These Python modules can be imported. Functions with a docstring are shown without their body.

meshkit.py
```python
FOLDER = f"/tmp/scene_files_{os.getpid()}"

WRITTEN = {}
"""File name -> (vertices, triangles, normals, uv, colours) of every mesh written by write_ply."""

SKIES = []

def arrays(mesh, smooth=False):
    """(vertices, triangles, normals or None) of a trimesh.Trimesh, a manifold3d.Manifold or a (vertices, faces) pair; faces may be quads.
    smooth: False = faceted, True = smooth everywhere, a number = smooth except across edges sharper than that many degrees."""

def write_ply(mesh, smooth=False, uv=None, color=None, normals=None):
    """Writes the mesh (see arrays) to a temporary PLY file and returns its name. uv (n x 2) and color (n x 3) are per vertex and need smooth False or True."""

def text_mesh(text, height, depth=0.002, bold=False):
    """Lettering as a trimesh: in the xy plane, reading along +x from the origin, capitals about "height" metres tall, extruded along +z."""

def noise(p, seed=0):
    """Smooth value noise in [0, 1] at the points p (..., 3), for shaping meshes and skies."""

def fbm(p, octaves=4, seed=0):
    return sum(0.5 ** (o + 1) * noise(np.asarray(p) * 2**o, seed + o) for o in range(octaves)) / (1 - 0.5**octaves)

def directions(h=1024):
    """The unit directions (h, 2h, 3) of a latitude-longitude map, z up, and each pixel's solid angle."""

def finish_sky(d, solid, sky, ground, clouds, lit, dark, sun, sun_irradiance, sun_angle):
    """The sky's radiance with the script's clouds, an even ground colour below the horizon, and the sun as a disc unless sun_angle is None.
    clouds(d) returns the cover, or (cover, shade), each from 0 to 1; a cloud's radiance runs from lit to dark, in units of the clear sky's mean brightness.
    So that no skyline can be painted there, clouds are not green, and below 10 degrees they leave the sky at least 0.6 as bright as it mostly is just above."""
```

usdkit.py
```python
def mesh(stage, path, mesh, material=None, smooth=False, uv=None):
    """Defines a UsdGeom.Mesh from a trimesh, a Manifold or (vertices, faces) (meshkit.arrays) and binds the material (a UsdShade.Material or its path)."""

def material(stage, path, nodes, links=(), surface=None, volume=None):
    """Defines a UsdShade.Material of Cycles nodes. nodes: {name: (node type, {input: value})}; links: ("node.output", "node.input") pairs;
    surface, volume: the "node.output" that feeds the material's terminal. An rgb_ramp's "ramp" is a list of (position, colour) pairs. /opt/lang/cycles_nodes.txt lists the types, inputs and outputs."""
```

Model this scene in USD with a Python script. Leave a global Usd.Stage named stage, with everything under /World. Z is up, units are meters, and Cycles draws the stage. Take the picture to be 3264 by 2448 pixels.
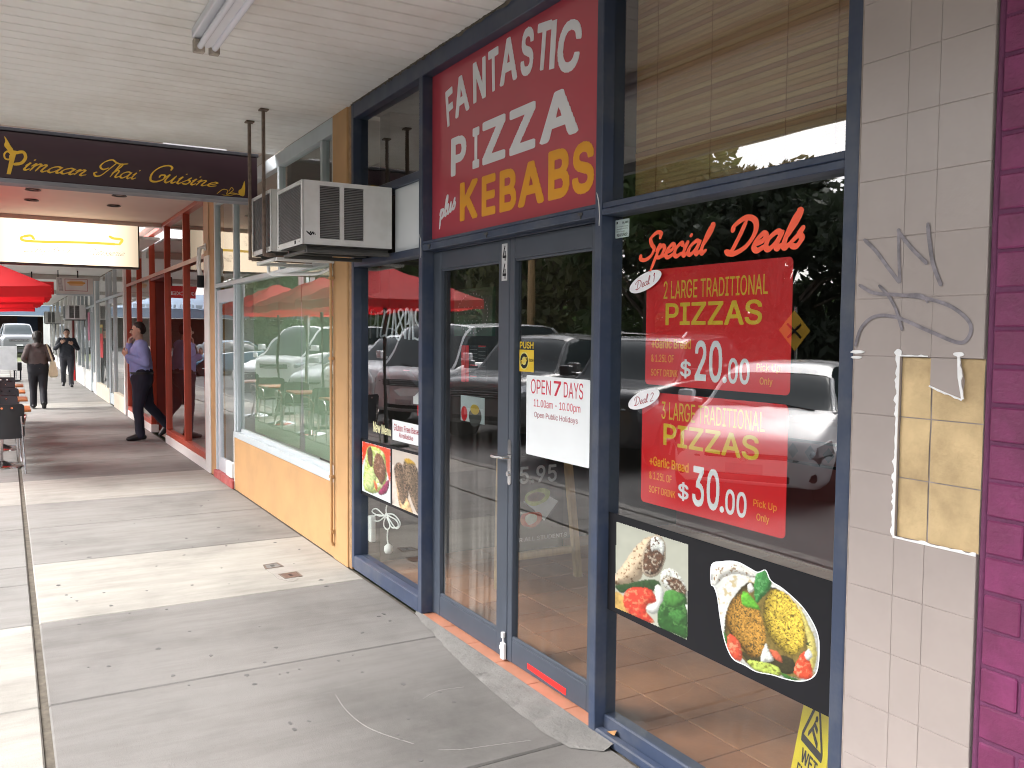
import math, random
import numpy as np, trimesh, usdkit, meshkit, manifold3d
from shapely import geometry as sg, affinity, ops
from pxr import Usd, UsdGeom, UsdLux, UsdShade, Sdf, Gf

rnd = random.Random(7)
stage = Usd.Stage.CreateInMemory()
UsdGeom.SetStageUpAxis(stage, UsdGeom.Tokens.z)
UsdGeom.SetStageMetersPerUnit(stage, 1.0)
UsdGeom.Xform.Define(stage, '/World'); UsdGeom.Scope.Define(stage, '/World/Looks')

# ---------------------------------------------------------------- camera
EXPOSURE = 2.5
YAW, PITCH, ROLL, FPX = 0.52232, 0.0543, 0.00854, 2800.0
EYE = np.array([0.0, -2.04, 1.62])
fw = np.array([-math.cos(YAW)*math.cos(PITCH), math.sin(YAW)*math.cos(PITCH), -math.sin(PITCH)])
r0 = np.cross(fw, [0, 0, 1]); r0 /= np.linalg.norm(r0); u0 = np.cross(r0, fw)
rr = r0*math.cos(ROLL) + u0*math.sin(ROLL); uu = -r0*math.sin(ROLL) + u0*math.cos(ROLL)
cam = UsdGeom.Camera.Define(stage, '/World/camera')
mtx = Gf.Matrix4d(*[float(x) for x in (*rr, 0, *uu, 0, *(-fw), 0, *EYE, 1)])
cam.AddTransformOp().Set(mtx)
cam.CreateHorizontalApertureAttr(36.0); cam.CreateVerticalApertureAttr(27.0)
cam.CreateFocalLengthAttr(36.0*FPX/3264.0)
cam.CreateClippingRangeAttr(Gf.Vec2f(0.05, 2000))
cam.CreateExposureAttr(EXPOSURE)

# ---------------------------------------------------------------- sky and sun (bright overcast)
SUN = np.array([-0.35, -0.70, 0.72]); SUN /= np.linalg.norm(SUN)
el, rot = math.asin(SUN[2]), math.atan2(SUN[0], SUN[1])
sky = usdkit.material(stage, '/World/Looks/sky_look', {
    'tc': ('texture_coordinate', {}),
    'sky': ('sky_texture', {'sky_type': 'single_scattering', 'sun_disc': False, 'sun_elevation': el, 'sun_rotation': rot, 'aerosol_density': 2.0}),
    'grey': ('rgb_to_bw', {}),
    'map': ('mapping', {'scale': (2.2, 2.2, 5.0)}),
    'n': ('noise_texture', {'scale': 1.3, 'detail': 6.0, 'roughness': 0.55}),
    'r': ('rgb_ramp', {'ramp': [(0.25, (0.62, 0.62, 0.62)), (0.75, (1.0, 1.0, 1.0))]}),
    'tint': ('mix', {'mix_type': 'multiply', 'fac': 1.0, 'color2': (1.02, 1.0, 1.0)}),
    'cl': ('mix', {'mix_type': 'multiply', 'fac': 1.0}),
    'sx': ('separate_xyz', {}), 'oc': ('map_range', {'from_min': 0.0, 'from_max': 1.0, 'to_min': 0.80, 'to_max': 1.5, 'clamp': True}), 'ov': ('mix', {'mix_type': 'multiply', 'fac': 1.0}),
    'm': ('mix', {'fac': 0.86}),
    'bg': ('background_shader', {'strength': 0.15})},
    [('tc.generated', 'map.vector'), ('map.vector', 'n.vector'), ('n.fac', 'r.fac'), ('sky.color', 'grey.color'), ('grey.val', 'tint.color1'),
     ('tint.color', 'cl.color1'), ('r.color', 'cl.color2'), ('sky.color', 'm.color1'), ('tc.generated', 'sx.vector'), ('sx.z', 'oc.value'), ('cl.color', 'ov.color1'), ('oc.result', 'ov.color2'), ('ov.color', 'm.color2'), ('m.color', 'bg.color')], surface='bg.background')
dome = UsdLux.DomeLight.Define(stage, '/World/sky')
UsdShade.MaterialBindingAPI.Apply(dome.GetPrim()).Bind(sky)
dome.GetPrim().SetCustomDataByKey('kind', 'structure')
sun = UsdLux.DistantLight.Define(stage, '/World/sun')
sun.CreateIntensityAttr(0.12); sun.CreateAngleAttr(35.0); sun.CreateColorAttr(Gf.Vec3f(1.0, 0.96, 0.9)); sun.CreateNormalizeAttr(True)
zax = Gf.Vec3d(*map(float, SUN)); sun.AddOrientOp().Set(Gf.Quatf(Gf.Rotation(Gf.Vec3d(0, 0, 1), zax).GetQuat()))

# ---------------------------------------------------------------- naming helpers
taken = {}
def path_for(name, parent=None):
    base = str(parent.GetPath()) if parent else '/World'
    key = (base, name); k = taken.get(key, 0); taken[key] = k+1
    return f'{base}/{name}' + (f'_{k:03d}' if k else '')
def tag(p, label=None, cat=None, group=None, kind=None):
    p = getattr(p, 'prim', p)
    if hasattr(p, 'GetPrim'): p = p.GetPrim()
    for k, v in (('label', label), ('category', cat), ('group', group), ('kind', kind)):
        if v: p.SetCustomDataByKey(k, v)
    return p
OFF = {}
def obj(name, mesh, mat, parent=None, smooth=False, label=None, cat=None, group=None, kind=None):
    """one Mesh prim; mesh in world coordinates, moved into its parent's frame when the parent is a placed thing"""
    o = OFF.get(str(parent.GetPath())) if parent is not None else None
    v, f, n = meshkit.arrays(mesh, smooth)
    p = path_for(name, parent)
    m = UsdGeom.Mesh.Define(stage, p)
    vv = (v - o) if o is not None else v
    m.CreatePointsAttr(usdkit.Vt.Vec3fArray.FromNumpy(np.ascontiguousarray(vv, dtype=np.float32)))
    m.CreateFaceVertexCountsAttr(usdkit.Vt.IntArray.FromNumpy(np.full(len(f), 3, np.int32)))
    m.CreateFaceVertexIndicesAttr(usdkit.Vt.IntArray.FromNumpy(np.ascontiguousarray(f, dtype=np.int32).ravel()))
    m.CreateSubdivisionSchemeAttr('none')
    if n is not None:
        m.CreateNormalsAttr(usdkit.Vt.Vec3fArray.FromNumpy(np.ascontiguousarray(n, dtype=np.float32))); m.SetNormalsInterpolation('vertex')
    UsdShade.MaterialBindingAPI.Apply(m.GetPrim()).Bind(mat)
    if o is not None: OFF[str(m.GetPath())] = o
    tag(m.GetPrim(), label, cat, group, kind)
    return m.GetPrim()
def thing(name, label, cat, loc=(0, 0, 0), rotz=0.0, group=None, kind=None, local=False):
    x = UsdGeom.Xform.Define(stage, path_for(name)); x.AddTranslateOp().Set(Gf.Vec3d(*map(float, loc)))
    if rotz: x.AddRotateZOp().Set(float(rotz))
    OFF[str(x.GetPath())] = np.zeros(3) if local else np.array(loc, float)
    tag(x.GetPrim(), label, cat, group, kind)
    return x.GetPrim()
def dup(root, loc, rotz, label, group=None, scale=None):
    was = root.GetCustomData(); nm = root.GetName().rstrip('0123456789').rstrip('_')
    x = UsdGeom.Xform.Define(stage, path_for(nm)); x.AddTranslateOp().Set(Gf.Vec3d(*map(float, loc))); x.AddRotateZOp().Set(float(rotz))
    if scale: x.AddScaleOp().Set(Gf.Vec3f(scale, scale, scale))
    x.GetPrim().GetReferences().AddInternalReference(root.GetPath()); x.GetPrim().SetInstanceable(True)
    tag(x.GetPrim(), label, was.get('category'), group or was.get('group'))
    return x.GetPrim()

# ---------------------------------------------------------------- shapes
cat_ = trimesh.util.concatenate
def box(x0, y0, z0, x1, y1, z1):
    x0, x1 = sorted((x0, x1)); y0, y1 = sorted((y0, y1)); z0, z1 = sorted((z0, z1))
    b = trimesh.creation.box((x1-x0, y1-y0, z1-z0)); b.apply_translation(((x0+x1)/2, (y0+y1)/2, (z0+z1)/2)); return b
_cb = {}
def cbox(x0, y0, z0, x1, y1, z1, c=0.003):
    """box with chamfered edges"""
    x0, x1 = sorted((x0, x1)); y0, y1 = sorted((y0, y1)); z0, z1 = sorted((z0, z1))
    c = min(c, (x1-x0)*.3, (y1-y0)*.3, (z1-z0)*.3)
    if 'f' not in _cb:
        pts = []
        for sx in (-1, 1):
            for sy in (-1, 1):
                for sz in (-1, 1):
                    for k in range(3): 
                        q = [sx*.8, sy*.8, sz*.8]; q[k] = (sx, sy, sz)[k]; pts.append(q)
        pts = np.array(pts, float); h = trimesh.Trimesh(pts).convex_hull if False else trimesh.convex.convex_hull(pts)
        # map hull vertices back to corner sign and extreme axis
        hv = h.vertices; _cb['s'] = np.sign(hv); _cb['k'] = np.abs(hv).argmax(1); _cb['f'] = h.faces
    s, k, f = _cb['s'], _cb['k'], _cb['f']
    half = np.array([(x1-x0)/2, (y1-y0)/2, (z1-z0)/2]); mid = np.array([(x0+x1)/2, (y0+y1)/2, (z0+z1)/2])
    v = s*(half - c); v[np.arange(len(v)), k] = s[np.arange(len(v)), k]*half[k]
    return trimesh.Trimesh(v+mid, f, process=False)
def cyl(p0, p1, r, n=16, r2=None):
    p0, p1 = np.array(p0, float), np.array(p1, float); d = p1-p0; L = np.linalg.norm(d); d /= L
    a = np.cross(d, [0, 0, 1] if abs(d[2]) < .9 else [1, 0, 0]); a /= np.linalg.norm(a); b = np.cross(d, a)
    t = np.linspace(0, 2*np.pi, n, endpoint=False); ring = np.cos(t)[:, None]*a + np.sin(t)[:, None]*b
    r2 = r if r2 is None else r2
    v = np.vstack([p0+ring*r, p1+ring*r2, [p0], [p1]]); i = np.arange(n); j = (i+1) % n
    f = np.vstack([np.c_[i, j, j+n], np.c_[i, j+n, i+n], np.c_[j, i, np.full(n, 2*n)], np.c_[i+n, j+n, np.full(n, 2*n+1)]])
    return trimesh.Trimesh(v, f[:, ::-1], process=False)
def tube(pts, r, n=8):
    p = np.asarray(pts, float); t = np.gradient(p, axis=0); t /= np.linalg.norm(t, axis=1, keepdims=True)+1e-12
    up = np.array([0, 0, 1.0]); A = []
    a = np.cross(t[0], up if abs(t[0][2]) < .9 else [1, 0, 0]); a /= np.linalg.norm(a)
    for k in range(len(p)):
        a = a - t[k]*(a@t[k]); a /= np.linalg.norm(a)+1e-12; A.append(a)
    A = np.array(A); B = np.cross(t, A); th = np.linspace(0, 2*np.pi, n, endpoint=False)
    rr_ = np.broadcast_to(r, (len(p),))[:, None, None]
    v = (p[:, None] + rr_*(np.cos(th)[None, :, None]*A[:, None] + np.sin(th)[None, :, None]*B[:, None])).reshape(-1, 3)
    f = []
    for i in range(len(p)-1):
        for j in range(n):
            a0, b0, c0, d0 = i*n+j, i*n+(j+1) % n, (i+1)*n+(j+1) % n, (i+1)*n+j; f += [[a0, b0, c0], [a0, c0, d0]]
    v = np.vstack([v, p[0], p[-1]]); m = len(v)
    for j in range(n): f += [[(j+1) % n, j, m-2], [(len(p)-1)*n+j, (len(p)-1)*n+(j+1) % n, m-1]]
    return trimesh.Trimesh(v, f, process=False)
def spline(pts, k=8, closed=False):
    p = np.asarray(pts, float)
    if closed: p = np.vstack([p[-1], p, p[0], p[1]])
    else: p = np.vstack([2*p[0]-p[1], p, 2*p[-1]-p[-2]])
    out = []
    for i in range(1, len(p)-2):
        for t in np.linspace(0, 1, k, endpoint=False):
            out.append(.5*((2*p[i]) + (-p[i-1]+p[i+1])*t + (2*p[i-1]-5*p[i]+4*p[i+1]-p[i+2])*t*t + (-p[i-1]+3*p[i]-3*p[i+1]+p[i+2])*t**3))
    if not closed: out.append(p[-2])
    return np.array(out)
def lathe(prof, n=24, c=(0, 0, 0)):
    p = np.asarray(prof, float); t = np.linspace(0, 2*np.pi, n, endpoint=False); v = []
    for r, z in p: v += [[c[0]+r*math.cos(a), c[1]+r*math.sin(a), c[2]+z] for a in t]
    f = []
    for i in range(len(p)-1):
        for j in range(n): a, b, d, e = i*n+j, i*n+(j+1) % n, (i+1)*n+(j+1) % n, (i+1)*n+j; f += [[a, b, d], [a, d, e]]
    return trimesh.Trimesh(v, f, process=False)
def facade(poly, y, t=0.001):
    """a shapely polygon drawn in (x, z), as a sheet t thick lying on the plane y (its face looks to the street, -y)"""
    out = []
    for g in getattr(poly, 'geoms', [poly]):
        if g.is_empty or g.area < 1e-8: continue
        m = trimesh.creation.extrude_polygon(g, t, engine='earcut'); v = m.vertices
        m = trimesh.Trimesh(np.c_[v[:, 0], y - v[:, 2], v[:, 1]], m.faces, process=False); m.fix_normals() if False else None
        out.append(m)
    return cat_(out)
def xplane(poly, x, t=0.001):
    """a polygon drawn in (y, z) as a sheet facing +x"""
    out = []
    for g in getattr(poly, 'geoms', [poly]):
        if g.is_empty or g.area < 1e-8: continue
        m = trimesh.creation.extrude_polygon(g, t, engine='earcut'); v = m.vertices
        out.append(trimesh.Trimesh(np.c_[x+v[:, 2], v[:, 0], v[:, 1]], m.faces, process=False))
    return cat_(out)
def re(x, z, ya, yb):
    """a point read off on the plane ya, moved along its sight line to the plane yb"""
    k = (yb+2.04)/(ya+2.04); return x*k, 1.62+(z-1.62)*k
_tx = {}
def text2d(s, bold=False):
    """lettering as a polygon, in the unit box scaled to width w and cap height 1"""
    if (s, bold) not in _tx:
        m = meshkit.text_mesh(s, 1.0, 0.01, bold=bold); v = m.vertices; top = v[:, 2] > 0.005
        tri = m.faces[top[m.faces].all(1)]
        _tx[s, bold] = ops.unary_union([sg.Polygon(v[t][:, :2]).buffer(1e-4) for t in tri])
    return _tx[s, bold]
def fit(poly, x0, z0, x1, z1, shear=0.0):
    a, b, c, d = poly.bounds
    if shear: poly = affinity.affine_transform(poly, [1, shear, 0, 1, 0, 0]); a, b, c, d = poly.bounds
    return affinity.affine_transform(poly, [(x1-x0)/(c-a), 0, 0, (z1-z0)/(d-b), x0-a*(x1-x0)/(c-a), z0-b*(z1-z0)/(d-b)])
def quad_fit(poly, tl, tr, br, bl):
    """maps a polygon's bounding box onto a facade quad (bilinear)"""
    a, b, c, d = poly.bounds
    def g(x, z, zz=None):
        u, w = (np.asarray(x)-a)/(c-a), (np.asarray(z)-b)/(d-b)
        P = [np.array(p) for p in (bl, br, tr, tl)]
        xx = (1-u)*(1-w)*P[0][0]+u*(1-w)*P[1][0]+u*w*P[2][0]+(1-u)*w*P[3][0]
        z2 = (1-u)*(1-w)*P[0][1]+u*(1-w)*P[1][1]+u*w*P[2][1]+(1-u)*w*P[3][1]
        return xx, z2
    return ops.transform(g, poly)
def rrect(x0, z0, x1, z1, r): return sg.box(x0+r, z0+r, x1-r, z1-r).buffer(r, 5)
def blob(x, z, rx, rz, n=14, j=.12, seed=0, rot=0):
    q = random.Random(seed); pts = []
    for i in range(n):
        a = 2*math.pi*i/n; k = 1+q.uniform(-j, j); pts.append((rx*k*math.cos(a), rz*k*math.sin(a)))
    return affinity.translate(affinity.rotate(sg.Polygon(spline(pts, 4, True)).buffer(0), rot, origin=(0, 0)), x, z)

# ---------------------------------------------------------------- pen lettering (strokes; x-height 1)
PEN = {
 'a': (1.0, [[(.78,.85),(.48,1.0),(.12,.68),(.06,.25),(.3,.0),(.6,.3),(.82,.98)], [(.82,.98),(.72,.3),(.84,.0),(1.06,.22)]]),
 'e': (.78, [[(.08,.42),(.5,.55),(.62,.85),(.4,1.0),(.12,.65),(.1,.22),(.38,.0),(.8,.22)]]),
 'c': (.72, [[(.6,.78),(.44,1.0),(.12,.7),(.08,.25),(.36,.0),(.74,.22)]]),
 'i': (.5, [[(.06,.6),(.24,1.0),(.16,.25),(.3,.0),(.52,.22)], [(.33,1.42),(.37,1.56)]]),
 'l': (.52, [[(.08,.4),(.42,1.3),(.48,1.9),(.36,2.05),(.2,1.5),(.14,.4),(.28,.0),(.54,.22)]]),
 'm': (1.36, [[(.0,.6),(.18,1.0),(.16,.0)], [(.18,.55),(.42,1.0),(.58,.85),(.56,.0)], [(.58,.55),(.84,1.0),(.99,.85),(.95,.22),(1.08,.0),(1.36,.22)]]),
 'n': (.98, [[(.0,.6),(.18,1.0),(.16,.0)], [(.18,.55),(.44,1.0),(.6,.85),(.57,.22),(.7,.0),(.98,.22)]]),
 'u': (1.02, [[(.0,.6),(.18,1.0),(.13,.25),(.33,.0),(.58,.3),(.74,1.0)], [(.74,1.0),(.68,.25),(.8,.0),(1.04,.22)]]),
 'h': (.92, [[(.08,.5),(.42,1.4),(.44,1.95),(.26,1.75),(.14,.0)], [(.16,.5),(.42,1.0),(.58,.82),(.55,.22),(.68,.0),(.94,.22)]]),
 's': (.66, [[(.0,.2),(.36,.75),(.44,1.1)], [(.42,1.08),(.36,.75),(.6,.42),(.46,.02),(.14,.06)]]),
 'p': (.95, [[(.02,.6),(.22,1.02),(.08,-.95)], [(.16,.6),(.46,1.0),(.74,.72),(.58,.12),(.24,.1)], [(.55,.1),(.96,.22)]]),
 't': (.5, [[(.2,1.7),(.14,.25),(.28,.0),(.5,.22)], [(-.05,1.1),(.5,1.12)]]),
 'r': (.7, [[(.0,.6),(.2,1.05),(.34,.9),(.56,.95),(.46,.25),(.56,.0),(.72,.22)]]),
 'd': (1.0, [[(.78,.85),(.48,1.0),(.12,.68),(.06,.25),(.3,.0),(.6,.3),(.9,2.0)], [(.9,2.0),(.74,.3),(.84,.0),(1.04,.22)]]),
 'o': (.85, [[(.5,1.0),(.12,.7),(.1,.2),(.4,.0),(.7,.4),(.55,.98),(.5,.8),(.88,.85)]]),
 'g': (.95, [[(.78,.85),(.48,1.0),(.12,.68),(.06,.25),(.3,.0),(.6,.3),(.82,.98)], [(.82,.98),(.7,-.6),(.4,-.95),(.2,-.7),(.9,.1)]]),
 'f': (.6, [[(.1,.3),(.5,1.6),(.48,2.0),(.32,1.7),(.16,-.9)], [(.0,.95),(.55,1.0)]]),
 'S': (1.25, [[(1.25,1.62),(1.2,2.0),(.78,2.12),(.36,1.72),(.62,1.22),(.98,.85),(.92,.3),(.48,.0),(.0,.1),(-.12,.42)]]),
 'D': (1.75, [[(.72,1.92),(.58,.9),(.36,.06),(.08,.1)], [(.0,.16),(.6,-.04),(1.3,.35),(1.58,1.15),(1.3,1.85),(.62,2.12),(.02,1.75),(.0,1.38)]]),
 'P': (1.3, [[(.42,2.0),(.22,-.5)], [(.3,1.95),(.85,2.02),(1.18,1.62),(.92,1.12),(.36,1.02)]]),
 'T': (1.25, [[(.75,1.15),(.35,.85),(-.05,1.2),(.08,1.85),(.55,2.3),(1.05,2.05),(1.55,1.95),(2.05,2.2)], [(1.12,2.05),(.86,1.0),(.52,.1),(.1,-.08),(-.2,.25),(-.02,.42)]]),
 'C': (1.5, [[(1.5,1.6),(1.42,2.0),(1.05,2.12),(.55,1.65),(.3,.85),(.5,.12),(1.0,.0),(1.42,.35),(1.36,.82),(1.05,.8),(1.02,.52)]]),
 'B': (1.2, [[(.4,2.0),(.2,.0)], [(.1,1.85),(.7,2.05),(1.0,1.6),(.4,1.1),(.95,.75),(.7,.05),(.1,.1)]]),
 'L': (1.1, [[(.9,1.8),(.6,2.05),(.5,1.2),(.3,.1),(.0,.1),(.3,.15),(1.1,.0)]]),
 ' ': (.7, []), '1': (.8, [[(.2,1.5),(.55,2.0),(.4,.0)]]), '2': (1.0, [[(.1,1.5),(.45,2.0),(.85,1.6),(.5,.8),(.0,.02),(.9,.0)]]),
}
def pen(s, w=.2, thin=.25, nib=.75, slant=.42, k=7):
    polys, x = [], 0.0
    for ch in s:
        adv, strokes = PEN[ch]
        for st in strokes:
            p = spline(st, k); p = np.c_[p[:, 0]+x+slant*p[:, 1], p[:, 1]]
            d = np.gradient(p, axis=0); ang = np.arctan2(d[:, 1], d[:, 0]); ww = w*(thin+(1-thin)*np.abs(np.sin(ang-nib+1.57*0)))
            n = len(p); end = np.minimum(1, np.minimum(np.arange(n), np.arange(n)[::-1])/2.5+.45); ww = ww*end
            segs = []
            for i in range(n-1):
                segs.append(sg.MultiPoint([p[i], p[i+1]]).convex_hull.buffer((ww[i]+ww[i+1])/4, 4))
            polys.append(ops.unary_union(segs))
        x += adv
    return ops.unary_union(polys).simplify(.006)
def brush(pts, w, k=8, taper=.5):
    p = spline(pts, k); n = len(p); end = np.minimum(1, np.minimum(np.arange(n), np.arange(n)[::-1])/3+taper)
    return ops.unary_union([sg.LineString([p[i], p[i+1]]).buffer(w/2*end[i], 4) for i in range(n-1)])
# ---------------------------------------------------------------- materials
MATS = {}
def mat(name, col, rough=.5, var=.12, scale=3.0, bump=0.0, bscale=60.0, metal=0.0, spec=.5, dark=None, dscale=1.2, damt=.0, coat=0.0, aniso=None, rvar=.0, transl=0.0):
    """painted / mineral surface: colour broken up by two noises, optional stains, fine relief"""
    if name in MATS: return MATS[name]
    c = np.array(col, float); lo, hi = c*(1-var), np.minimum(c*(1+var), .95)
    N = {'g': ('geometry', {}), 'n': ('noise_texture', {'scale': scale, 'detail': 5.0, 'roughness': .6}),
         'r': ('rgb_ramp', {'ramp': [(.28, lo), (.72, hi)]}),
         'p': ('principled_bsdf', {'roughness': rough, 'metallic': metal, 'specular_ior_level': spec, 'coat_weight': coat})}
    L = [('n.fac', 'r.fac')]; src = 'g.position'
    if aniso is not None:
        N['mp'] = ('mapping', {'scale': aniso}); L += [('g.position', 'mp.vector')]; src = 'mp.vector'
    L += [(src, 'n.vector')]
    out = 'r.color'
    if dark is not None:
        N['n2'] = ('noise_texture', {'scale': dscale, 'detail': 7.0, 'roughness': .65}); N['r2'] = ('rgb_ramp', {'ramp': [(.45, (0, 0, 0)), (.72, (damt,)*3)]})
        N['mx'] = ('mix', {'color2': dark}); L += [('g.position', 'n2.vector'), ('n2.fac', 'r2.fac'), ('r2.color', 'mx.fac'), (out, 'mx.color1')]; out = 'mx.color'
    L += [(out, 'p.base_color')]
    if rvar:
        N['mr'] = ('map_range', {'from_min': .3, 'from_max': .7, 'to_min': rough-rvar, 'to_max': rough+rvar}); L += [('n.fac', 'mr.value'), ('mr.result', 'p.roughness')]
    if bump:
        N['bn'] = ('noise_texture', {'scale': bscale, 'detail': 4.0, 'roughness': .6}); N['b'] = ('bump', {'strength': 1.0, 'distance': bump})
        L += [('g.position', 'bn.vector'), ('bn.fac', 'b.height'), ('b.normal', 'p.normal')]
    s = 'p.BSDF'
    if transl:
        N['t'] = ('translucent_bsdf', {}); N['mc'] = ('mix_closure', {'fac': transl}); L += [(out, 't.color'), ('p.BSDF', 'mc.closure1'), ('t.BSDF', 'mc.closure2')]; s = 'mc.closure'
    MATS[name] = usdkit.material(stage, '/World/Looks/'+name, N, L, surface=s); return MATS[name]
def glass(name, ior=1.8, tint=(.93, .96, .95), dirt=.0, dirtcol=(.55, .52, .48), rough=0.0):
    """window pane: see-through, mirrors by fresnel on its outer face, with a thin film of dust and streaks"""
    N = {'g': ('geometry', {}), 'f': ('fresnel', {'IOR': ior}), 'inv': ('math', {'math_type': 'subtract', 'value1': 1.0}), 'k': ('math', {'math_type': 'multiply'}),
         't': ('transparent_bsdf', {'color': tint}), 'gl': ('glossy_bsdf', {'color': (1, 1, 1), 'roughness': rough}), 'm': ('mix_closure', {}),
         'wn': ('noise_texture', {'scale': 1.7, 'detail': 1.0}), 'b': ('bump', {'strength': 1.0, 'distance': .0012})}
    L = [('g.backfacing', 'inv.value2'), ('f.fac', 'k.value1'), ('inv.value', 'k.value2'), ('k.value', 'm.fac'), ('t.BSDF', 'm.closure1'), ('gl.BSDF', 'm.closure2'),
         ('g.position', 'wn.vector'), ('wn.fac', 'b.height'), ('b.normal', 'gl.normal')]
    s = 'm.closure'
    if dirt:
        N.update({'mp': ('mapping', {'scale': (26.0, 26.0, .5)}), 'n': ('noise_texture', {'scale': 1.0, 'detail': 6.0, 'roughness': .7}), 'r': ('rgb_ramp', {'ramp': [(.45, (0, 0, 0)), (.78, (dirt,)*3)]}),
                  'd': ('diffuse_bsdf', {'color': dirtcol}), 'm2': ('mix_closure', {}), 'pos': ('separate_xyz', {}), 'h': ('map_range', {'from_min': 1.1, 'from_max': .1, 'to_min': .12, 'to_max': 1.0, 'clamp': True}), 'hh': ('math', {'math_type': 'multiply'})})
        L += [('g.position', 'mp.vector'), ('mp.vector', 'n.vector'), ('n.fac', 'r.fac'), ('g.position', 'pos.vector'), ('pos.z', 'h.value'), ('h.result', 'hh.value1'), ('r.color', 'hh.value2'), ('hh.value', 'm2.fac'), ('m.closure', 'm2.closure1'), ('d.BSDF', 'm2.closure2')]
        s = 'm2.closure'
    MATS[name] = usdkit.material(stage, '/World/Looks/'+name, N, L, surface=s); return MATS[name]
def emit(name, col, strength):
    MATS[name] = usdkit.material(stage, '/World/Looks/'+name, {'e': ('emission', {'color': col, 'strength': strength})}, [], surface='e.emission'); return MATS[name]

navy = mat('navy_frame', (.028, .041, .076), .42, .14, 4.0, .0006, 90, dark=(.105, .11, .12), dscale=5.0, damt=.5)
slate = mat('slate_door', (.042, .052, .070), .45, .14, 4.0, .0005, 90)
g_shop = glass('shop_glass', 2.2, dirt=.012)
g_door = glass('door_glass', 2.1, dirt=.13); g_door2 = glass('door_glass_clean', 2.1, dirt=.03)
g_far = glass('far_glass', 2.1)
signred = mat('sign_red', (.45, .055, .078), .22, .05, 1.2, spec=.6)
white_v = mat('white_vinyl', (.74, .74, .76), .35, .04, 2.0)
amber_v = mat('amber_vinyl', (.78, .34, .012), .35, .05, 2.0)
cardred = mat('card_red', (.64, .006, .012), .3, .04, 1.5)
yellow_v = mat('yellow_vinyl', (.66, .44, .02), .35, .05, 3.0)
orange_v = mat('orange_vinyl', (.95, .10, .03), .4, .03, 3.0)
black_v = mat('black_vinyl', (.009, .009, .011), .55, .1, 3.0, spec=.2)
maroon_v = mat('maroon_vinyl', (.28, .012, .03), .4, .05, 3.0)
grey_v = mat('grey_vinyl', (.30, .30, .31), .4, .05, 3.0)
paper = mat('white_card', (.74, .77, .78), .5, .03, 2.0)
ptile = mat('pillar_tile', (.358, .308, .285), .3, .05, 2.5, .0008, 40, dark=(.27, .235, .22), dscale=2.2, damt=.35)
pgrout = mat('pillar_grout', (.325, .278, .258), .8, .15, 20)
ochreback = mat('old_tile_bed', (.56, .415, .225), .85, .2, 7, .003, 45, dark=(.28, .19, .10), dscale=5, damt=.6)
plaster = mat('broken_glaze', (.80, .80, .80), .5, .08, 20, .001, 80)
marker = mat('marker_ink', (.20, .18, .20), .4, .45, 28)
magenta = mat('magenta_brick', (.155, .023, .08), .55, .2, 7, .0022, 70, dark=(.42, .06, .25), dscale=9, damt=.25)
magmort = mat('magenta_joint', (.125, .026, .082), .7, .2, 12, .003, 60)
ochre = mat('ochre_render', (.48, .275, .118), .6, .07, 2.0, .0012, 150, dark=(.36, .215, .10), dscale=2.6, damt=.6)
greyfr = mat('pale_grey_frame', (.47, .52, .54), .4, .06, 3.0, dark=(.36, .38, .38), dscale=4, damt=.3)
offwhite = mat('off_white_paint', (.72, .71, .68), .5, .07, 3.0, dark=(.5, .48, .44), dscale=3, damt=.35)
redfr = mat('red_orange_frame', (.36, .045, .018), .4, .14, 4.0)
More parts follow.
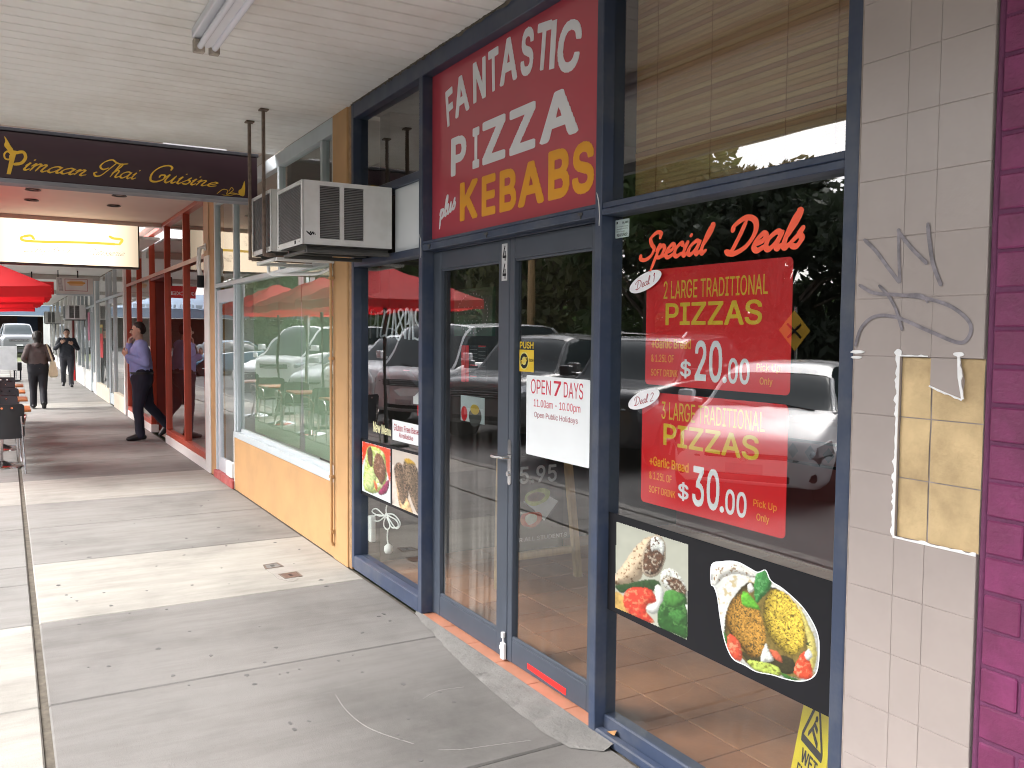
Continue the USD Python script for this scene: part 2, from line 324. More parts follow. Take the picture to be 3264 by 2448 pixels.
darkred = mat('dark_red_door', (.16, .02, .014), .4, .14, 4.0)
def concrete(name, col, stain=0.0):
    c = np.array(col)
    N = {'g': ('geometry', {}), 'n1': ('noise_texture', {'scale': 1.1, 'detail': 6.0, 'roughness': .62}), 'r1': ('rgb_ramp', {'ramp': [(.30, c*.74), (.5, c), (.72, c*1.12)]}),
         'sp': ('noise_texture', {'scale': 170.0, 'detail': 3.0, 'roughness': .75}), 'r2': ('rgb_ramp', {'ramp': [(.30, (.62, .62, .62)), (.46, (1, 1, 1)), (.66, (1.0, 1.0, 1.0)), (.78, (1.25, 1.24, 1.2))]}), 'm1': ('mix', {'mix_type': 'multiply', 'fac': .8}),
         'mp': ('mapping', {'scale': (5.0, .7, 1.0)}), 'n3': ('noise_texture', {'scale': 1.6, 'detail': 5.0, 'roughness': .7}), 'r3': ('rgb_ramp', {'ramp': [(.42, (1, 1, 1)), (.70, (.72, .70, .69))]}), 'm2': ('mix', {'mix_type': 'multiply', 'fac': .75}),
         'mpd': ('mapping', {'location': (3.05, .62, 0), 'scale': (.95, 1.25, 1)}), 'gr': ('gradient_texture', {'gradient_type': 'spherical'}), 'n4': ('noise_texture', {'scale': 3.2, 'detail': 7.0, 'roughness': .7}), 'k': ('math', {'math_type': 'multiply'}), 'k2': ('math', {'math_type': 'multiply', 'value2': stain, 'use_clamp': True}), 'm3': ('mix', {'color2': tuple(c*.36)}),
         'b': ('bump', {'strength': 1.0, 'distance': .0016}), 'p': ('principled_bsdf', {'roughness': .8, 'specular_ior_level': .4})}
    L = [('g.position', 'n1.vector'), ('n1.fac', 'r1.fac'), ('g.position', 'sp.vector'), ('sp.fac', 'r2.fac'), ('r1.color', 'm1.color1'), ('r2.color', 'm1.color2'), ('g.position', 'mp.vector'), ('mp.vector', 'n3.vector'), ('n3.fac', 'r3.fac'), ('m1.color', 'm2.color1'), ('r3.color', 'm2.color2'),
         ('g.position', 'mpd.vector'), ('mpd.vector', 'gr.vector'), ('g.position', 'n4.vector'), ('gr.fac', 'k.value1'), ('n4.fac', 'k.value2'), ('k.value', 'k2.value1'), ('k2.value', 'm3.fac'), ('m2.color', 'm3.color1'), ('m3.color', 'p.base_color'), ('sp.fac', 'b.height'), ('b.normal', 'p.normal')]
    MATS[name] = usdkit.material(stage, '/World/Looks/'+name, N, L, surface='p.BSDF'); return MATS[name]
conc_d = concrete('footpath_dark', (.192, .183, .172), 1.5); conc_m = concrete('footpath_mid', (.235, .226, .212)); conc_l = concrete('footpath_light', (.355, .34, .305))
conc_r = mat('rough_lip', (.19, .183, .172), .9, .2, 12, .009, 28, dark=(.09, .086, .08), dscale=6, damt=.5)
dirtm = mat('joint_dirt', (.10, .085, .065), .95, .4, 22)
gum = mat('trodden_gum', (.095, .09, .088), .7, .3, 8)
asphalt = mat('asphalt', (.10, .10, .10), .85, .2, 1.5, .004, 90)
earth = mat('verge_grass', (.10, .12, .05), .95, .35, .8, .02, 12)
soffit = mat('soffit_paint', (.83, .815, .785), .5, .05, 1.0, dark=(.58, .53, .47), dscale=1.1, damt=.6)
soffgap = mat('soffit_gap', (.16, .15, .14), .9, .2, 6)
terra = [mat('terracotta_tile_%d' % i, c, .32, .14, 4.0, .0008, 50, dark=(.13, .06, .04), dscale=2.5, damt=.4) for i, c in enumerate([(.40, .175, .09), (.365, .155, .082), (.43, .195, .105)])]
stepterra = mat('step_terracotta', (.42, .185, .115), .4, .12, 6.0, dark=(.3, .11, .06), dscale=5, damt=.35)
grout = mat('floor_grout', (.10, .06, .045), .9, .2, 10)
acwhite = mat('ac_white', (.63, .63, .62), .4, .06, 2.0, dark=(.42, .40, .37), dscale=5, damt=.45)
acdark = mat('ac_dark', (.06, .058, .055), .6, .3, 6)
acgrille = mat('ac_grille', (.17, .17, .175), .5, .2, 6, metal=.3)
steel = mat('chrome', (.75, .75, .76), .15, .04, 3, metal=1.0)
rust = mat('rusty_steel', (.16, .115, .09), .75, .35, 25, .001, 120)
plastic_w = mat('white_plastic', (.74, .74, .72), .4, .03, 5)
plastic_b = mat('black_plastic', (.022, .022, .026), .4, .15, 8)
signbrown = mat('sign_brown', (.030, .010, .016), .35, .15, 2)
gold = mat('gold_paint', (.62, .36, .025), .4, .12, 10)
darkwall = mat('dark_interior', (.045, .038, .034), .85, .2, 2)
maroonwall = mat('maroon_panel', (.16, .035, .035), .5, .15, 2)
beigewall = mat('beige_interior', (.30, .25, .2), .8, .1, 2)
wood = mat('timber', (.42, .27, .12), .5, .25, 5, aniso=(8, 8, 1.2))
tableorange = mat('table_timber', (.50, .19, .055), .35, .2, 6, aniso=(2, 18, 2))
bamboo = [mat('bamboo_%d' % i, c, .5, .22, 5, aniso=(1.2, 12, 30)) for i, c in enumerate([(.32, .155, .05), (.37, .215, .082), (.26, .11, .034), (.40, .245, .095)])]
mint = mat('pale_green_blind', (.36, .41, .34), .6, .04, 1.2)
brollyred = mat('umbrella_red', (.70, .02, .028), .7, .06, 3, transl=.5)
umbpole = mat('dark_pole', (.05, .055, .05), .5, .1, 5)
wetyellow = mat('wet_sign_yellow', (.78, .60, .01), .35, .06, 4)
blueroof = mat('blue_grey_roof', (.16, .24, .34), .5, .12, 3)
bluedoor = mat('blue_door', (.03, .05, .11), .5, .12, 3)
brickfar = mat('far_brick', (.13, .075, .06), .85, .25, 6)
tubew = mat('tube_white', (.80, .80, .86), .25, .02, 5)
bark = mat('bark', (.10, .075, .055), .9, .35, 8, .01, 30)
def car_paint(n, c): return mat(n, c, .25, .02, 2, coat=.7, spec=.6)
cp_white, cp_dark, cp_grey, cp_silver, cp_blue = car_paint('car_white', (.86, .87, .88)), car_paint('car_charcoal', (.035, .036, .04)), car_paint('car_grey', (.16, .165, .17)), car_paint('car_silver', (.45, .46, .48)), car_paint('car_blue', (.03, .12, .2))
carglass = mat('car_glass', (.02, .028, .03), .04, .1, 3, spec=.8)
tyre = mat('tyre_rubber', (.02, .02, .02), .8, .2, 10)
lampdark = mat('lamp_dark', (.13, .135, .14), .08, .3, 30, spec=.9)
lampglass = mat('lamp_lens', (.55, .57, .6), .08, .2, 30, spec=.9, metal=.4)
skin = mat('skin', (.50, .30, .21), .5, .06, 6)
skin2 = mat('skin_brown', (.36, .21, .14), .5, .06, 6)
hairm = mat('dark_hair', (.015, .011, .009), .5, .3, 40)
shirtblue = mat('blue_shirt', (.27, .31, .60), .7, .08, 9)
trousnavy = mat('navy_trousers', (.010, .012, .028), .75, .2, 9)
jacketbrown = mat('brown_jacket', (.085, .062, .058), .8, .15, 9)
trousblack = mat('black_trousers', (.010, .011, .016), .75, .2, 9)
jacketnavy = mat('navy_jacket', (.012, .016, .024), .6, .2, 9)
trousgrey = mat('grey_trousers', (.035, .036, .045), .75, .2, 9)
shoeblack = mat('black_leather', (.012, .012, .013), .35, .2, 9)
cream = mat('cream_canvas', (.66, .56, .38), .75, .08, 9)
# ---------------------------------------------------------------- ground, road, footpath
gy = np.array([-220, -60, -30, -20, -15, -12, -9, -6, -3.06]); gx = np.concatenate([[-300, -180, -120, -90], np.arange(-80, -40, 4), np.arange(-40, 40, 10), [60, 120, 220]])
def rise(x): t = np.clip((-45-x)/18, 0, 1); return .5*t*t*(3-2*t)
def sheet(xs, ys, z):
    X, Y = np.meshgrid(xs, ys, indexing='ij'); V = np.c_[X.ravel(), Y.ravel(), z+rise(X.ravel())]; n = len(ys); F = []
    for i in range(len(xs)-1):
        for j in range(n-1): a = i*n+j; F += [[a, a+n, a+n+1], [a, a+n+1, a+1]]
    return trimesh.Trimesh(V, F, process=False)
obj('ground', sheet(gx, np.array([-300, -60, -16, 3, 60, 300.]), -.30), earth, kind='structure')
obj('road', sheet(gx, np.array([-11.5, -6, -3.04]), -.15), asphalt, kind='structure')
fp = thing('footpath', 'concrete footpath of dark and pale slabs running under the awnings', None, (0, 0, 0), kind='structure')
def slab(x0, x1, y0, y1, m, top=0.0, seed=0):
    g = .0045
    return obj('slab', cbox(x0+g, y0+g, -.12, x1-g, y1-g, top, .007), m, fp)
obj('joint_bed', box(-62, -2.9, -.14, 9, .02, -.012), dirtm, fp)
mainx = [9, 5.2, 2.4, -.2, -1.5, -2.86, -4.235, -5.48, -6.9, -8.185, -9.36, -10.85, -12.3, -13.8]
mainm = [conc_d]*7 + [conc_l, conc_m, conc_m, conc_l, conc_m, conc_m]
mainm[7] = conc_l
for i in range(len(mainx)-1):
    m_ = mainm[i]
    if i in (0, 1, 2, 3, 4, 5, 6): m_ = conc_d
    slab(mainx[i+1], mainx[i], -1.915, -.004 if mainx[i] < -5.9 else -.0, m_)
x = -13.8; k = 0
while x > -46:
    w = [1.5, 1.45, 1.6, 1.4][k % 4]; slab(x-w, x, -1.915, -.004, conc_l if k == 5 else conc_m); x -= w; k += 1
obj('slab', box(-62, -2.9, -.1, x, -.004, 0.001), conc_m, fp)
leftx = [9, 4, 1.2, -1.6, -2.95, -4.236, -5.47, -6.37, -6.87, -8.2, -9.38, -10.86, -12.3, -13.8]
leftm = [conc_m, conc_m, conc_l, conc_l, conc_l, conc_l, conc_m, conc_m, conc_m, conc_m, conc_l, conc_m, conc_m]
for i in range(len(leftx)-1): slab(leftx[i+1], leftx[i], -2.88, -1.94, leftm[i])
x = -13.8; k = 0
while x > -46: slab(x-1.5, x, -2.88, -1.94, [conc_m, conc_l, conc_m][k % 3]); x -= 1.5; k += 1
x = 9; k = 0
while x > -60: obj('kerb_stone', cbox(x-2.4+.004, -3.05, -.3, x-.004, -2.885, .003, .02), conc_m, fp); x -= 2.4
# rough concrete fillet in front of the doorway
ox = np.array([(-4.66, -.005), (-4.5, -.03), (-4.1, -.085), (-3.85, -.115), (-3.62, -.135), (-3.27, -.16), (-2.95, -.165), (-2.81, -.145), (-2.74, -.07), (-2.70, -.02)])
lx = np.linspace(-4.64, -2.72, 110); ly = np.interp(lx, ox[:, 0], ox[:, 1])
V = []; nl = 9
for a, b in zip(lx, ly):
    for j in range(nl):
        t = j/(nl-1); yy = b*(1-t)+.004*t; zz = .003+.020*(t**.8)
        if 0 < t < 1: zz += .014*(meshkit.fbm(np.array([a*16, yy*24, 0.]), 3)-.5) - .012*max(0, math.sin(a*34))*(t*(1-t)*4)*(1 if -3.7 < a < -2.95 else .0)
        V.append((a, yy+.012*(meshkit.noise(np.array([a*14, 3., j*.2]))-.5)*(1-t), zz))
F = []
for i in range(len(lx)-1):
    for j in range(nl-1): a = i*nl+j; F += [[a, a+nl, a+nl+1], [a, a+nl+1, a+1]]
obj('rough_concrete_lip', trimesh.Trimesh(V, F, process=False), conc_r, fp, smooth=60, label='rough grey concrete fillet in front of the doorway')
gs = []
rg = random.Random(3)
spots = [(-3.3+rg.uniform(-1.2, .3), rg.uniform(-1.1, -.25)) for _ in range(15)] + [(rg.uniform(-9, -4), rg.uniform(-1.8, -.15)) for _ in range(46)] + [(rg.uniform(-5.4, -3.6), rg.uniform(-1.8, -.5)) for _ in range(7)]
for i, (a, b) in enumerate(spots):
    r = rg.uniform(.005, .015); p = blob(a, b, r, r*rg.uniform(.6, 1), 9, .3, i)
    m = trimesh.creation.extrude_polygon(p, .0012, engine='earcut'); m.apply_translation((0, 0, .0002)); gs.append(m)
obj('gum_spots', cat_(gs), gum, fp, kind='stuff')
def lid(name, pts, m, label):
    c = np.mean(pts, axis=0); t = thing(name, label, 'drain cover', (c[0], c[1], .0))
    p = sg.Polygon(pts); r = trimesh.creation.extrude_polygon(p.buffer(.004, join_style=2).difference(p.buffer(-.008, join_style=2)), .004, engine='earcut'); obj('rim', r, rust, t)
    q = trimesh.creation.extrude_polygon(p.buffer(-.009, join_style=2), .003, engine='earcut'); obj('plate', q, m, t)
    obj('key_slot', cat_([box(c[0]-.02, c[1]-.012, .003, c[0]-.008, c[1]+.012, .0042), box(c[0]+.008, c[1]-.012, .003, c[0]+.02, c[1]+.012, .0042)]), black_v, t)
lid('pit_lid', [(-6.138, -.505), (-6.158, -.407), (-6.041, -.394), (-6.027, -.517)], mat('lid_grey', (.16, .155, .145), .6, .25, 20, .001, 80), 'grey metal pit lid in the pale slab near the ochre wall')
lid('pit_lid', [(-5.85, -.474), (-5.862, -.352), (-5.737, -.351), (-5.725, -.465)], mat('lid_brown', (.13, .075, .055), .7, .3, 20, .001, 80), 'rusty brown pit lid set in patched concrete, nearer the blue doorway')
pt = blob(-5.92, -.43, .27, .085, 14, .12, 5, -4).difference(sg.Polygon([(-5.85, -.474), (-5.862, -.352), (-5.737, -.351), (-5.725, -.465)]).buffer(.004)); m = trimesh.creation.extrude_polygon(pt, .0015, engine='earcut'); obj('patch', m, concrete('footpath_patch', (.36, .34, .31)), fp)

# ---------------------------------------------------------------- awnings
aw = thing('awning', 'pale boarded awning soffit over the pizza shop footpath', 'awning', (0, 0, 3.16))
px = 7.0; k = 0; pitch = .1265
while px > -7.66:
    obj('soffit_board', cbox(px-pitch+.005, -2.66, 3.163, px-.005, -.004, 3.178, .004), soffit, aw); px -= pitch; k += 1
obj('backing', box(-7.66, -2.66, 3.180, 7.0, -.004, 3.30), soffgap, aw)
obj('fascia', cbox(-7.66, -2.74, 3.08, 7.0, -2.665, 3.42), mat('fascia_grey', (.30, .32, .34), .5), aw)
ths = thing('awning', 'plain warm plaster soffit with downlights over the red-framed restaurant', 'awning', (-11, 0, 3.2))
obj('soffit_panel', box(-14.1, -2.66, 3.235, -8.02, -.004, 3.36), mat('warm_soffit', (.60, .50, .43), .6, .04), ths)
obj('cornice', cbox(-14.1, -2.66, 3.18, -13.93, -.004, 3.233), mat('cornice', (.50, .42, .36), .6), ths)
obj('fascia', cbox(-14.1, -2.75, 3.16, -8.02, -2.665, 3.44), offwhite, ths)
for a, b in ((-11.42, -1.743), (-12.305, -1.739), (-11.34, -.855), (-12.271, -.823)):
    obj('downlight', lathe([(.075, 0), (.085, -.012), (.07, -.014), (.055, .012), (.0, .012)], 20, (a, b, 3.2345)), acdark, ths)
a3 = thing('awning', 'low white awning over the far row of grey-framed shops', 'awning', (-30, 0, 2.95))
x = -14.2
while x > -52: obj('soffit_board', box(x-1.19, -2.6, 3.02, x, -.004, 3.06), offwhite, a3); x -= 1.2
obj('fascia', box(-52.2, -2.68, 2.95, -14.2, -2.605, 3.3), offwhite, a3)
for x in (-16.2, -24.0, -33): obj('cross_beam', cbox(x-.12, -2.6, 2.9, x, -.01, 3.015), mat('beam_grey', (.4, .37, .34), .6), a3)

# ---------------------------------------------------------------- the pizza shop
ps = thing('pizza_shop', 'pizza shop front with navy blue frames, glass double doors and windows', 'shop', (-3.7, 0, 0))
def P(name, m, mt, **k): return obj(name, m, mt, ps, **k)
# posts
P('post', cbox(-5.742, 0, .02, -5.70, .104, 3.163), navy); P('post', cbox(-4.615, -.002, .02, -4.567, .104, 3.066), navy)
P('post', cbox(-2.892, -.002, -.004, -2.849, .106, 3.066), navy); P('post', cbox(-1.694, 0, .0, -1.648, .106, 3.163), navy)
# sills
P('sill', cbox(-5.700, 0, .012, -4.615, .105, .108, .006), navy)
P('sill', cbox(-2.849, 0, -.004, -1.694, .04, .036, .006), navy); P('sill_upstand', cbox(-2.849, .042, .0, -1.694, .105, .085, .005), navy)
# head and rails
P('head', cbox(-5.700, 0, 3.066, -1.694, .104, 3.160), navy)
P('rail', cbox(-5.700, .002, 2.505, -4.615, .102, 2.553), navy); P('rail', cbox(-5.700, .002, 2.076, -4.615, .102, 2.120), navy)
P('door_head', cbox(-4.567, 0, 2.096, -2.892, .066, 2.131), navy); P('door_head', cbox(-4.567, .003, 2.133, -2.892, .100, 2.148, .002), navy)
P('door_head_stop', cbox(-4.567, .067, 2.090, -2.892, .105, 2.131), navy)
P('transom', cbox(-2.849, 0, 2.098, -1.694, .105, 2.122), navy); P('transom', cbox(-2.849, .003, 2.124, -1.694, .103, 2.147), navy)
P('jamb', cbox(-4.5665, .068, .02, -4.550, .104, 2.09), slate); P('jamb', cbox(-2.905, .068, .02, -2.8925, .104, 2.09), slate)
# panes
P('pane', box(-5.700, .053, .108, -4.615, .059, 2.076), g_shop); P('pane', box(-5.700, .053, 2.553, -4.615, .059, 3.066), g_shop)
P('pane', box(-2.849, .053, .085, -1.694, .059, 2.098), g_shop); P('pane', box(-2.849, .053, 2.147, -1.694, .059, 3.066), g_shop)
P('white_panel', cbox(-5.04, .028, 2.121, -4.616, .045, 2.504, .002), mat('panel_white', (.70, .73, .76), .4, .03))
# doors
def leaf(x0, x1, s0, s1):
    z0, z1, zb, zt, y0, y1 = .028, 2.088, .140, 1.990, .066, .104
    d = P('door_leaf', cat_([cbox(x0, y0, z0, x0+s0, y1, z1), cbox(x1-s1, y0, z0, x1, y1, z1), cbox(x0+s0, y0+.002, z0, x1-s1, y1, zb), cbox(x0+s0, y0+.002, zt, x1-s1, y1, z1)]), slate)
    obj('pane', box(x0+s0, .088, zb, x1-s1, .094, zt), g_door if x0 < -4 else g_door2, d)
    obj('glazing_bead', cbox(x0+s0, .070, zb, x1-s1, .087, zb+.018), slate, d); obj('glazing_bead', cbox(x0+s0, .072, zt-.012, x1-s1, .087, zt), slate, d)
    return d
dl = leaf(-4.549, -3.694, .085, .105); dr = leaf(-3.688, -2.906, .044, .10)
hp = rrect(-3.688+.004, .90, -3.688+.034, 1.122, .014)
obj('handle_plate', facade(hp, .0655, .006), steel, dr)
hy = .03
obj('lever_handle', cat_([cyl((-3.668, .062, 1.035), (-3.668, .022, 1.035), .009, 12), tube([(-3.668, .024, 1.035), (-3.70, .020, 1.034), (-3.765, .020, 1.030), (-3.785, .026, 1.030)], .0085, 10)]), steel, dr, smooth=40)
obj('lock_cylinder', cyl((-3.668, .06, .955), (-3.668, .048, .955), .012, 14), steel, dr)
obj('door_bolt', cat_([cbox(-3.722, .044, .028, -3.688, .0655, .112, .005), cbox(-3.738, .05, .070, -3.722, .060, .092, .004)]), plastic_w, dl)
obj('bolt_knob', cat_([cyl((-3.705, .054, .112), (-3.705, .054, .14), .005, 10), cyl((-3.705, .054, .138), (-3.705, .054, .163), .011, 14)]), plastic_w, dl, smooth=40)
# step tiles
x = -4.567
for xj in (-4.30, -4.00, -3.70, -3.393, -3.085, -2.892):
    P('step_tile', cbox(x+.002, .003, -.02, xj-.002, .14, .020, .003), stepterra); x = xj
# shell of the shop
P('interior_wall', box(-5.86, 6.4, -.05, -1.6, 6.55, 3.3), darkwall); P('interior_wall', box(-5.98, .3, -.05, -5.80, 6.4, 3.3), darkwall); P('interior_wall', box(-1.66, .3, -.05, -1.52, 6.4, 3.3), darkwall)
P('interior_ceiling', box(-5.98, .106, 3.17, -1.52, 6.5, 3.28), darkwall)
P('parapet', box(-6.07, .0, 3.30, -1.262, .22, 4.1), offwhite)
P('service_counter', cat_([cbox(-5.75, 2.9, .0, -3.1, 3.35, 1.02), cbox(-5.75, 2.84, 1.02, -3.05, 3.45, 1.07)]), maroonwall)
P('counter_band', cat_([box(-5.75, 2.892, .88, -3.1, 2.899, .90), box(-5.75, 2.892, .72, -3.1, 2.899, .74)]), black_v)
P('counter_diamond', cat_([facade(sg.Polygon([(a-.05, .81), (a, .865), (a+.05, .81), (a, .755)]), 2.897) for a in np.arange(-5.6, -3.2, .16)]), black_v)
fl = thing('tiled_floor', 'terracotta tiled shop floor seen through the glass', None, (0, 0, 0), kind='structure')
obj('grout_bed', box(-5.8, .106, -.05, -1.66, 6.4, .010), grout, fl)
rt = random.Random(11)
xj = [-1.66, -1.845, -2.15, -2.455, -2.76, -3.063, -3.37, -3.678, -3.983, -4.285, -4.59, -4.895, -5.2, -5.505, -5.80]; yj = [.108, .41, .72, 1.025, 1.33, 1.635, 1.94, 2.245, 2.55, 2.855]
for i in range(len(xj)-1):
    for j in range(len(yj)-1):
        obj('floor_tile', cbox(xj[i+1]+.0025, yj[j]+.0025, -.01, xj[i]-.0025, yj[j+1]-.0025, .0145+rt.uniform(-.0006, .0006), .002), terra[rt.randrange(3)], fl)
obj('floor_tile', box(-5.8, 2.86, -.01, -1.66, 6.38, .014), terra[0], fl)

# ---------------------------------------------------------------- tiled pier with the patch of lost tiles
pl = thing('tiled_pier', 'beige tiled pier with a patch of missing tiles beside the blue window frame', 'pier', (-1.45, 0, 0))
zr = [0.0, .138, .295, .452, .615, .777, .937, 1.096, 1.258, 1.416, 1.575, 1.73, 1.891, 2.048, 2.207, 2.366, 2.524, 2.683, 2.842, 3.0, 3.16]
xc = [-1.640, -1.497, -1.408, -1.268]
obj('core', box(-1.646, .012, 0, -1.268, .30, 3.163), pgrout, pl)
obj('edge_trim', cbox(-1.6475, .002, 0, -1.641, .03, 3.16, .002), mat('trim_dirty', (.30, .25, .22), .7, .25, 20), pl)
hole = sg.box(-1.497, 1.096, -1.268, 1.575)
obj('grouting', facade(sg.box(-1.641, .01, -1.268, 3.16).difference(hole), .0040, .0018), pgrout, pl)
flap = sg.Polygon([(-1.408, 1.575), (-1.408, 1.503), (-1.372, 1.490), (-1.322, 1.476), (-1.318, 1.52), (-1.332, 1.575)])
for i in range(len(zr)-1):
    for j in range(3):
        if j > 0 and 1.09 < zr[i] < 1.5: continue
        g = .0006; a0 = xc[j]+g; a1 = xc[j+1]-g
        d = rt.uniform(-.0006, .0006)
        obj('tile', cbox(a0, d, zr[i]+g, a1, .011, zr[i+1]-g, .001), ptile, pl)
obj('tile', facade(flap.buffer(-.001), .010, .010), ptile, pl, label='broken tile hanging into the bare patch')
rb = random.Random(5); bz = [1.096, 1.255, 1.416, 1.575]
for a0, a1 in ((-1.497, -1.409), (-1.407, -1.268)):
    for k in range(3):
        n = 9; X, Z = np.meshgrid(np.linspace(a0+.001, a1-.001, n), np.linspace(bz[k]+.0015, bz[k+1]-.0015, n), indexing='ij')
        dd = .0105 - .0045*meshkit.fbm(np.stack([X*35, Z*35, X*0+k], -1), 3); dd[0] += .002; dd[-1] += .0015; dd[:, 0] += .0012; dd[:, -1] += .0012
        V = np.c_[X.ravel(), dd.ravel(), Z.ravel()]; F = []
        for i in range(n-1):
            for j in range(n-1): q = i*n+j; F += [[q, q+n, q+n+1], [q, q+n+1, q+1]]
        obj('bedding_block', trimesh.Trimesh(V, F, process=False), ochreback, pl, smooth=True)
def ragged(pts, w, seed):
    q = random.Random(seed); L = sg.LineString(pts); n = int(L.length/.009); A = []; B = []
    for i in range(n+1):
        p = L.interpolate(i/n, True); p2 = L.interpolate(min(1, i/n+.01), True); p1 = L.interpolate(max(0, i/n-.01), True); d = np.array([p2.x-p1.x, p2.y-p1.y]); d /= np.linalg.norm(d)+1e-9; nn = np.array([-d[1], d[0]])
        A.append(np.array([p.x, p.y])+nn*w*(.35+.65*q.random()**2)); B.append(np.array([p.x, p.y])-nn*w*.12)
    return sg.Polygon(np.vstack([A, B[::-1]])).buffer(0)
edge = ops.unary_union([ragged([(-1.497, 1.098), (-1.497, 1.585)], .013, 1), ragged([(-1.268, 1.094), (-1.5, 1.094)], -.009, 2).buffer(0), ragged([(-1.5, 1.577), (-1.415, 1.577)], .006, 3), ragged([(-1.318, 1.474), (-1.330, 1.53), (-1.333, 1.585)], -.013, 4), ragged([(-1.408, 1.504), (-1.37, 1.490), (-1.318, 1.474)], -.005, 5), blob(-1.501, 1.586, .011, .009, seed=3), blob(-1.330, 1.585, .014, .006, seed=4), blob(-1.629, 1.585, .022, .0045, seed=5), blob(-1.632, 1.570, .017, .004, seed=6)])
obj('broken_edge', facade(edge, -.0008, .0022), plaster, pl, label='broken white glaze round the bare patch')
gr = thing('graffiti_tag', 'grey marker scrawl across the beige tiles above the bare patch', 'graffiti', (-1.5, -.001, 1.75))
gp = [[(-1.617, 1.891), (-1.58, 1.858), (-1.541, 1.812), (-1.506, 1.772)], [(-1.511, 1.907), (-1.509, 1.85), (-1.503, 1.772)], [(-1.512, 1.908), (-1.506, 1.896), (-1.468, 1.853), (-1.428, 1.816)], [(-1.427, 1.914), (-1.421, 1.87), (-1.408, 1.81), (-1.386, 1.760)],
      [(-1.628, 1.768), (-1.58, 1.745), (-1.50, 1.737), (-1.418, 1.724), (-1.35, 1.700), (-1.305, 1.662), (-1.306, 1.628), (-1.334, 1.614), (-1.415, 1.643), (-1.508, 1.678), (-1.575, 1.682), (-1.618, 1.652), (-1.636, 1.604)],
      [(-1.565, 1.764), (-1.535, 1.735), (-1.512, 1.700), (-1.492, 1.648)], [(-1.50, 1.737), (-1.44, 1.735), (-1.42, 1.716)]]
for i, g in enumerate(gp): obj('stroke', facade(brush(g, [.0105, .009, .0105, .011, .0095, .009, .006][i], 8, .75), -.0018-.0002*i, .0004), marker, gr)

# ---------------------------------------------------------------- magenta painted brick wall
mw = thing('brick_wall', 'magenta painted brick wall at the right edge of the picture', 'wall', (-.4, 0, 0))
obj('core', box(-1.262, .006, 0, 1.9, .30, 4.1), magmort, mw)
obj('far_part', box(.44, .0015, 0, 1.9, .012, 3.16), magenta, mw)
obj('end_strip', cbox(-1.262, .002, 0, -1.249, .012, 3.16, .003), magmort, mw)
rw = random.Random(2); z = .012; row = 0
while z < 3.16:
    x = -1.246 if row % 2 == 0 else -1.246; first = True
    while x < .2:
        w = (.222 if row % 2 else .088) if first else .222
        d = rw.uniform(-.0025, .002); jz = rw.uniform(-.002, .002)
        obj('brick', cbox(x, d, z+jz, x+w, .012, min(z+.0815, 3.16)+jz, .004), magenta, mw); x += w+.0095; first = False
    z += .0912; row += 1

dj = thing('dirt_line', 'black dirt and cobweb line where the soffit meets the shop front', 'dirt', (-3.7, -.01, 3.15)); V = []; F = []; q = random.Random(9)
for i, x in enumerate(np.arange(-5.74, -1.7, .02)): V += [(x, -.005, 3.1615), (x, -.006-.012*q.random()**2, 3.1615), (x, -.003, 3.158-.014*q.random()**3)]
for i in range(len(V)//3-1): a = 3*i; F += [[a+1, a+4, a+5], [a+1, a+5, a+2]]
obj('cobweb', trimesh.Trimesh(V+[(a, b+.001, c) for a, b, c in V], F+[[a+len(V), c+len(V), b+len(V)] for a, b, c in F], process=False), dirtm, dj)

def GP(u, v):
    fx, fy = 1000+u/2.0109, 1623+v/2.0109; d = fw + rr*(fx-1632)/FPX - uu*(fy-1224)/FPX; t = -1.62/d[2]; return t*d[0], -2.04+t*d[1]
for i, (g, w) in enumerate((([(140, 1190), (200, 1280), (300, 1370), (420, 1432), (640, 1505)], .0022), ([(800, 1540), (950, 1540), (1100, 1520), (1390, 1482)], .002), ([(700, 1215), (800, 1165), (960, 1140)], .0016))):
    m = trimesh.creation.extrude_polygon(brush([GP(*p) for p in g], w, 8), .0006, engine='earcut'); m.apply_translation((0, 0, .0003)); obj('scratch', m, mat('scratch_pale', (.30, .29, .275), .9, .3, 60), fp)
# ---------------------------------------------------------------- shop sign over the door
def R(pts, ya, yb): return [re(a, b, ya, yb) for a, b in pts]
sy = .058
sn = thing('shop_sign', 'large red shop sign reading FANTASTIC PIZZA plus KEBABS above the door', 'sign', (-3.7, .06, 2.15))
obj('panel', box(-4.565, sy, 2.149, -2.893, sy+.02, 3.064), signred, sn)
def word(parent, txt, x0, z0, x1, z1, y, m, bold=True, shear=0, ya=None, name='lettering', t=.0008):
    if ya is not None: (x0, z0), (x1, z1) = re(x0, z0, ya, y), re(x1, z1, ya, y)
    return obj(name, facade(fit(text2d(txt, bold), x0, z0, x1, z1, shear), y, t), m, parent)
